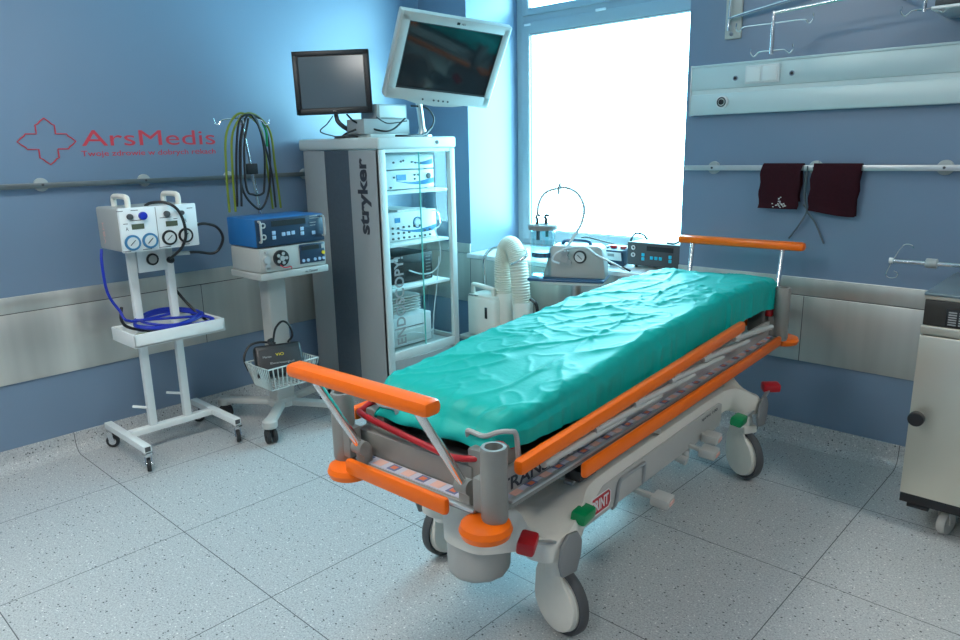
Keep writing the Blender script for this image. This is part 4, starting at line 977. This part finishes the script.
# hub shields (petal shaped) and pedals
for (x, y) in ((.272, -.80), (.315, .80), (-.315, -.775), (-.315, .80)):
    s_ = 1 if x > 0 else -1
    k = MB(); k.prism([(-.05, .285), (.03, .270), (.055, .32), (.06, .37), (.035, .41), (-.02, .42), (-.055, .39), (-.065, .33)], (x+.025*s_ if s_ > 0 else x-.036, y, 0), Y, Z, .014, .005)
    part(k, 'caster_shield', M['mgrey'])
def pedal(x, y, z, m, rz, rod):
    k = MB(); k.box((x, y, z), (.055, .085, .042), Euler((0, R(8), R(rz))), .010, 2); p_ = part(k, 'brake_pedal', M[m])
    k = MB(); k.bar(rod, (x, y, z), .018, .010, .002); part(k, 'pedal_arm', M['alu'], p_)
pedal(.28, -.995, .465, 'red', 25, (.275, -.85, .40)); pedal(.29, -.705, .437, 'green', 5, (.28, -.77, .40))
pedal(.315, .58, .362, 'green', 0, (.32, .74, .36)); pedal(.33, .945, .425, 'red', -50, (.32, .84, .37))
pedal(-.345, -.65, .40, 'green', -5, (-.32, -.75, .37)); pedal(-.345, .955, .44, 'red', 40, (-.32, .84, .37))
def pump_pedal(y, z, L):
    k = MB(); k.bar((.22, y-.02, z+.02), (.22+L, y, z), .022, .018, .004); p_ = part(k, 'pump_pedal', M['lgrey'])
    k = MB(); k.box((.235+L, y, z), (.07, .075, .038), Euler((0, R(6), R(6))), .008); part(k, 'pedal_pad', M['lgrey'], p_)
    k = MB(); k.box((.272+L, y+.004, z-.003), (.004, .045, .016), Euler((0, R(6), R(6))), .001); part(k, 'pedal_mark', M['peach'], p_)
pump_pedal(-.245, .315, .11); pump_pedal(.20, .345, .10); pump_pedal(.32, .36, .06)
k = MB(); k.cyl((.22, .13, .32), (.27, .13, .31), .018, seg=14); k.cyl((.25, .16, .31), (.25, .16, .345), .016, seg=12); part(k, 'pedal_pivot', M['lgrey'])
k = MB(); k.tube([(.245, -.44, .33), (.262, -.44, .36), (.262, -.42, .425), (.262, -.38, .435), (.262, -.25, .435), (.262, -.23, .425), (.255, -.23, .35)], .007, 8, 5); part(k, 'pedal_guard', M['text_grey'])
# lower chassis deck
k = MB(); k.bb(-.30, .31, -1.20, 1.16, .630, .660, .008)
part(k, 'lower_deck', M['beam'])
k = MB(); k.bb(.302, .322, -1.12, 1.05, .655, .664, .003); k.bb(-.322, -.302, -1.12, 1.05, .655, .664, .003); k.bb(-.25, .27, -1.222, -1.20, .652, .662, .003); part(k, 'edge_strip', M['alu'])
# information label strips
ls = MB(); ls.mi = 0; ls.bb(.284, .312, -1.11, 1.05, .660, .6635); ls.bb(-.24, .20, -1.19, -1.148, .660, .6635)
random.seed(2)
for i in range(30):
    y = -1.09+i*.07; ls.mi = 1 if i % 2 else 2
    ls.bb(.286, .310, y, y+.038, .663, .6645)
    ls.mi = 3; ls.bb(.291, .305, y+.008, y+.030, .6642, .6652) if i % 2 else None
for i in range(7):
    x = -.225+i*.06; ls.mi = 1 if i % 2 == 0 else 2
    ls.bb(x, x+.036, -1.186, -1.152, .663, .6645)
    if i % 2 == 0: ls.mi = 3; ls.bb(x+.008, x+.028, -1.178, -1.160, .6642, .6652)
part(ls, 'label_strip', [M['lav'], M['lblue'], M['peach'], M['lor']])
# side panels with lettering
for s_ in (1, -1):
    k = MB(); k.bb(*sorted((s_*.268, s_*.282)), -1.13, 1.05, .659, .738, .003); sp_ = part(k, 'upper_side_panel', M['lgrey'])
    if s_ > 0: text('lettering', 'TRANSPORT', (.2825, -1.125, .668), Y, Z, .42, .040, M['text_dark'], sp_, world=False, bold=.02)
k = MB(); k.bb(-.275, .20, -1.145, -1.06, .660, .738, .006); part(k, 'foot_crossbeam', M['beam'])
for q in ((-.29, -.20, -1.10, -1.0, .68, .79), (.18, .26, -1.14, -1.0, .68, .79), (-.29, -.20, 1.0, 1.1, .68, .82), (.18, .26, .98, 1.1, .68, .82)): part(MB().bb(*q, .008), 'frame_bracket', M['beam'])
# lower orange bumper bars
for s_ in (1, -1):
    k = MB(); k.bar((s_*.338, -.79, .632), (s_*.338, 1.0, .648), .022, .050, .010); part(k, 'side_bumper', M['orange'])
k = MB(); k.bar((-.225, -1.235, .658), (.19, -1.235, .652), .024, .050, .010); part(k, 'foot_bumper', M['orange'])
k = MB(); k.bar((-.2, 1.19, .665), (.2, 1.19, .665), .024, .044, .010); part(k, 'head_bumper', M['orange'])
for x, y in ((.31, -1.22), (-.255, -1.20), (.32, 1.12), (-.27, 1.12)):
    k = MB(); k.lathe([(.0, .596), (.045, .598), (.066, .608), (.072, .625), (.066, .640), (.045, .648), (0, .648)], (x, y, 0), Z, 28); part(k, 'corner_bumper', M['orange'])
for i, (x, y, zt) in enumerate(((.325, -1.20, .852), (-.295, -1.185, .866), (.328, 1.03, .905), (-.30, 1.03, .905))):
    k = MB(); r1, r2 = .036, .024
    k.lathe([(r1*.9, .645), (r1, .655), (r1, zt-.006), (r1-.003, zt), (r2, zt), (r2-.002, zt-.06), (0, zt-.06)], (x, y, 0), Z, 26)
    k.bb(x-.055 if x > 0 else x, x if x > 0 else x+.055, y-.025, y+.025, .665, .76, .006)
    part(k, 'socket_post', M['beam'])
# push handles
def handle(name, x0, x1, y, z, yb, zb, xa, xb):
    k = MB(); k.bar((x0, y, z), (x1, y, z), .060, .042, .016); h_ = part(k, name, M['orange'])
    for xt, xb_ in (xa, xb):
        k = MB(); k.cyl((xt, y, z-.015), (xb_, yb, zb), .0125, seg=14); part(k, 'handle_rod', M['chrome'], h_)
        k = MB(); k.cyl((xb_-.022, yb, zb), (xb_+.022, yb, zb), .022, seg=18); k.bb(xb_-.02, xb_+.02, yb-.005, yb+.03, .655, zb, .004); part(k, 'handle_pivot', M['beam'], h_)
    return h_
handle('push_handle', -.285, .275, -1.36, .99, -1.20, .712, (-.19, -.20), (.215, .222))
handle('push_handle', -.30, .36, 1.21, 1.083, 1.11, .75, (-.22, -.20), (.255, .265))
# red release tube along the foot end
k = MB(); k.tube([(-.27, -.94, .80), (-.295, -1.02, .80), (-.295, -1.10, .785), (-.25, -1.13, .778), (.08, -1.145, .752), (.15, -1.145, .752), (.215, -1.13, .765), (.245, -1.07, .775), (.26, -.98, .78)], .010, 10); part(k, 'release_tube', M['red'])
for c_ in ((.262, -1.10, .745), (.27, 1.02, .76)): part(MB().lathe([(.018, 0), (.022, .006), (.022, .06), (.016, .066)], c_, Z, 16), 'red_grip', M['red'])
for xa_, ya_, yb_ in ((.25, -1.10, -1.10), (-.25, -1.10, -1.10)):
    s_ = 1 if xa_ > 0 else -1
    k = MB(); k.tube([(s_*.145, -1.09, .775), (s_*.145, -1.095, .812), (s_*.16, -1.10, .820), (s_*.21, -1.10, .818), (s_*.26, -1.10, .842), (s_*.29, -1.09, .848), (s_*.298, -1.07, .835), (s_*.298, -1.06, .76)], .0075, 8, 5); part(k, 'mattress_retainer', M['text_grey'])
# mattress platform
def mtop(u):
    P_ = [(-1.12, .872), (-1.0, .885), (-.83, .898), (-.45, .925), (-.06, .948), (.475, .968), (.85, .962), (1.08, .935), (1.2, .925)]
    if u <= P_[0][0]: return P_[0][1]
    for (a, za), (b, zb) in zip(P_, P_[1:]):
        if u <= b: q = (u-a)/(b-a); return za+(zb-za)*q
    return P_[-1][1]
k = MB()
for i in range(8):
    ya_, yb_ = -1.03+i*.26, -1.03+(i+1)*.26-.004
    k.bar((0, ya_, mtop(ya_)-.108), (0, yb_, mtop(yb_)-.108), .50, .02, .004)
part(k, 'mattress_platform', M['dgrey'])
k = MB()
for x in (-.18, .18): k.bar((x, -1.0, .742), (x, 1.05, .80), .035, .04, .004)
k.bb(-.2, .2, -.55, -.5, .68, .77); k.bb(-.2, .2, .5, .55, .68, .80); part(k, 'platform_frame', M['beam'])
# side rails (folded)
def side_rail(s_):
    xr = .335*s_
    zr = lambda u: .763+(u+1.085)/1.57*.063
    k = MB(); k.bar((xr, -1.115, zr(-1.115)), (xr, .49, zr(.49)), .034, .046, .013); rl = part(k, 'side_rail', M['orange'])
    for i, (u_, ue) in enumerate(((-.97, -.55), (-.70, -.29), (-.45, -.01), (-.18, .27), (.10, .56), (.42, .86))):
        k = MB(); k.box((xr-.004*s_, u_+.03, zr(u_)-.030), (.026, .045, .045), Euler((R(20), 0, 0)), .005); k.cyl((xr-.03*s_, u_, zr(u_)-.035), (xr+.012*s_, u_, zr(u_)-.035), .014, seg=14)
        k.tube([(xr+.004*s_, u_-.03, zr(u_)-.034), (xr+.004*s_, ue, .729+.012*(ue+.55))], .012, 10, raw=True)
        part(k, 'folding_strut', M['lgrey'], rl)
    k = MB(); k.bar((xr-.038*s_, -.80, .700), (xr-.038*s_, .92, .715), .014, .018, .004); part(k, 'rail_track', M['alu'], rl)
side_rail(1); side_rail(-1)

# ------------------------------------------------------------------ covered mattress
ms = MB(); bm = bmesh.new(); NU, NV = 300, 130
HW, TH = .290, .092
u0, u1 = -1.075, 1.14
def section(v):
    """v in [-1,1] -> (x, dz, side)  around half section: bottom edge -> side -> top -> side -> bottom"""
    per = HW*2+2*TH; s_ = (v+1)/2*per
    r_ = .035
    if s_ < TH: x, z = -HW, -TH+s_
    elif s_ < TH+2*HW: x, z = -HW+(s_-TH), 0
    else: x, z = HW, -(s_-TH-2*HW)
    return x, z
def rnd(x, z, r_):
    ax = abs(x); cx_, cz_ = HW-r_, -r_
    if ax > cx_ and z > cz_:
        d_ = Vector((ax-cx_, z-cz_)); 
        m_ = max(abs(d_.x), abs(d_.y)); 
        if d_.length > 0: d_ = d_/d_.length*m_
        return math.copysign(cx_+d_.x, x), cz_+d_.y
    return x, z
def wr(x, y, sd):
    """wrinkle height field"""
    p1 = Vector((x*3.2+y*1.1, y*1.15-x*1.8, 1.3))
    w1 = 1-abs(noise.noise(p1*1.6+Vector((noise.noise(p1)*.6, 0, 0))))*2
    p2 = Vector((x*6-y*5.0, y*2.2+x*1.2, 7.7)); w2 = 1-abs(noise.noise(p2))*2
    p3 = Vector((x*11+y*4, y*8-x*5, 3.3)); w3 = 1-abs(noise.noise(p3))*2.2
    p4 = Vector((x*7+y*9, y*9-x*12, 5.1)); w4 = 1-abs(noise.noise(p4))*2.6
    p5 = Vector((x*16-y*9, y*6+x*5, 2.2)); w5 = 1-abs(noise.noise(p5))*3
    mk = ss(-.1, .35, noise.noise(Vector((x*3, y*2.2, 4))))
    return .0075*max(0, w1)**7 + .0065*max(0, w2)**8 + .0032*max(0, w3)**6 + mk*(.0042*max(0, w4)**6 + .0026*max(0, w5)**5) + .0035*noise.noise(Vector((x*4, y*3, 9)))
G = []
for i in range(NU+1):
    a = i/NU; u_ = u0+(u1-u0)*a
    row = []
    de = min(u_-u0, u1-u_)
    ef = min(1, de/.07); corner = (1-(1-ef)**2)**.5 if ef < 1 else 1
    for j in range(NV+1):
        v = -1+2*j/NV
        x, z = section(v); x, z = rnd(x, z, .038)
        if z < -.04: z = -.04+(z+.04)*(1+1.1*ss(-1.02, -.5, u_))
        plan = HW-.06*(1-min(1, de/.10))**2; x = x/HW*plan
        topz = mtop(u_)
        zz = topz+z-(1-corner)*.05*(1 if z > -.04 else .4)
        side = ss(-.03, -.09, z)
        ww = wr(x, u_, side)
        if z > -.05: zz += ww - .003
        else: x += math.copysign(ww*1.1*(1)+.004*noise.noise(Vector((u_*18, z*9, 0)))*side, x)
        # loose hem lower edge
        if z < -TH*.8: zz += .006*math.sin(u_*7+2*math.sin(u_*3))+.004*noise.noise(Vector((u_*14, 0, 0)))
        row.append(bm.verts.new((x, u_, zz)))
    G.append(row)
for i in range(NU):
    for j in range(NV): bm.faces.new((G[i][j], G[i+1][j], G[i+1][j+1], G[i][j+1]))
# end caps: drop the end rows down
def endcap(row, dy, flip):
    prev = row; 
    for kx in range(1, 9):
        q = kx/8; new = []
        for v_ in row:
            zb = mtop(v_.co.y)-TH-.005
            c_ = v_.co.copy(); c_.y += dy*math.sin(q*PI*.5)*.035; c_.z = v_.co.z+(zb-v_.co.z)*q
            c_.y += .006*math.sin(c_.x*40+q*3)*q*dy*(-1)
            new.append(bm.verts.new(c_))
        for j in range(NV):
            vs = (prev[j], new[j], new[j+1], prev[j+1])
            bm.faces.new(vs if flip else vs[::-1])
        prev = new
    return prev
e0 = endcap(G[0], -1, True); e1 = endcap(G[-1], 1, False)
bm.normal_update()
bmesh.ops.recalc_face_normals(bm, faces=bm.faces[:])
ms._join(bm)
ms_t = thing('covered_mattress', 'stretcher mattress wrapped in a shiny wrinkled teal sheet', 'mattress', O+Vector((0, 0, .74)), a0)
for v_ in ms.bm.verts: v_.co.z -= .74
o = ms.build('teal_sheet', M['sheet'], ms_t, world=False, ang=80)
k = MB()
for i in range(9):
    ya_, yb_ = u0+.04+i*.235, u0+.04+(i+1)*.235+.01
    k.bar((0, ya_, mtop(ya_)-.054-.74), (0, yb_, mtop(yb_)-.054-.74), .53, .066, .02)
k.build('foam_core', M['dgrey'], ms_t, world=False)

# ------------------------------------------------------------------ camera, world, render look
cam = D.cameras.new('camera'); co = D.objects.new('camera', cam); COL.objects.link(co)
cam.sensor_width = 36; cam.lens = 722.243*36/960; cam.clip_start = .05
yaw, pitch, roll = 2.32803052, -.236569313, -.0205067105
d_ = Vector((math.cos(yaw)*math.cos(pitch), math.sin(yaw)*math.cos(pitch), math.sin(pitch)))
r_ = d_.cross(Z).normalized(); u_ = r_.cross(d_)
r2 = r_*math.cos(roll)+u_*math.sin(roll); u2 = -r_*math.sin(roll)+u_*math.cos(roll)
co.matrix_world = Matrix.Translation((4.20110838, -3.84874534, 1.6)) @ Matrix((r2, u2, -d_)).transposed().to_4x4()
sc_ = bpy.context.scene; sc_.camera = co
wd = D.worlds.new('world'); wd.use_nodes = True; sc_.world = wd
wd.node_tree.nodes['Background'].inputs[0].default_value = (.6, .8, 1, 1); wd.node_tree.nodes['Background'].inputs[1].default_value = .5
sc_.view_settings.view_transform = 'Standard'; sc_.view_settings.look = 'None'; sc_.view_settings.gamma = 1; sc_.view_settings.use_curve_mapping = False
sc_.view_settings.exposure = 0.1
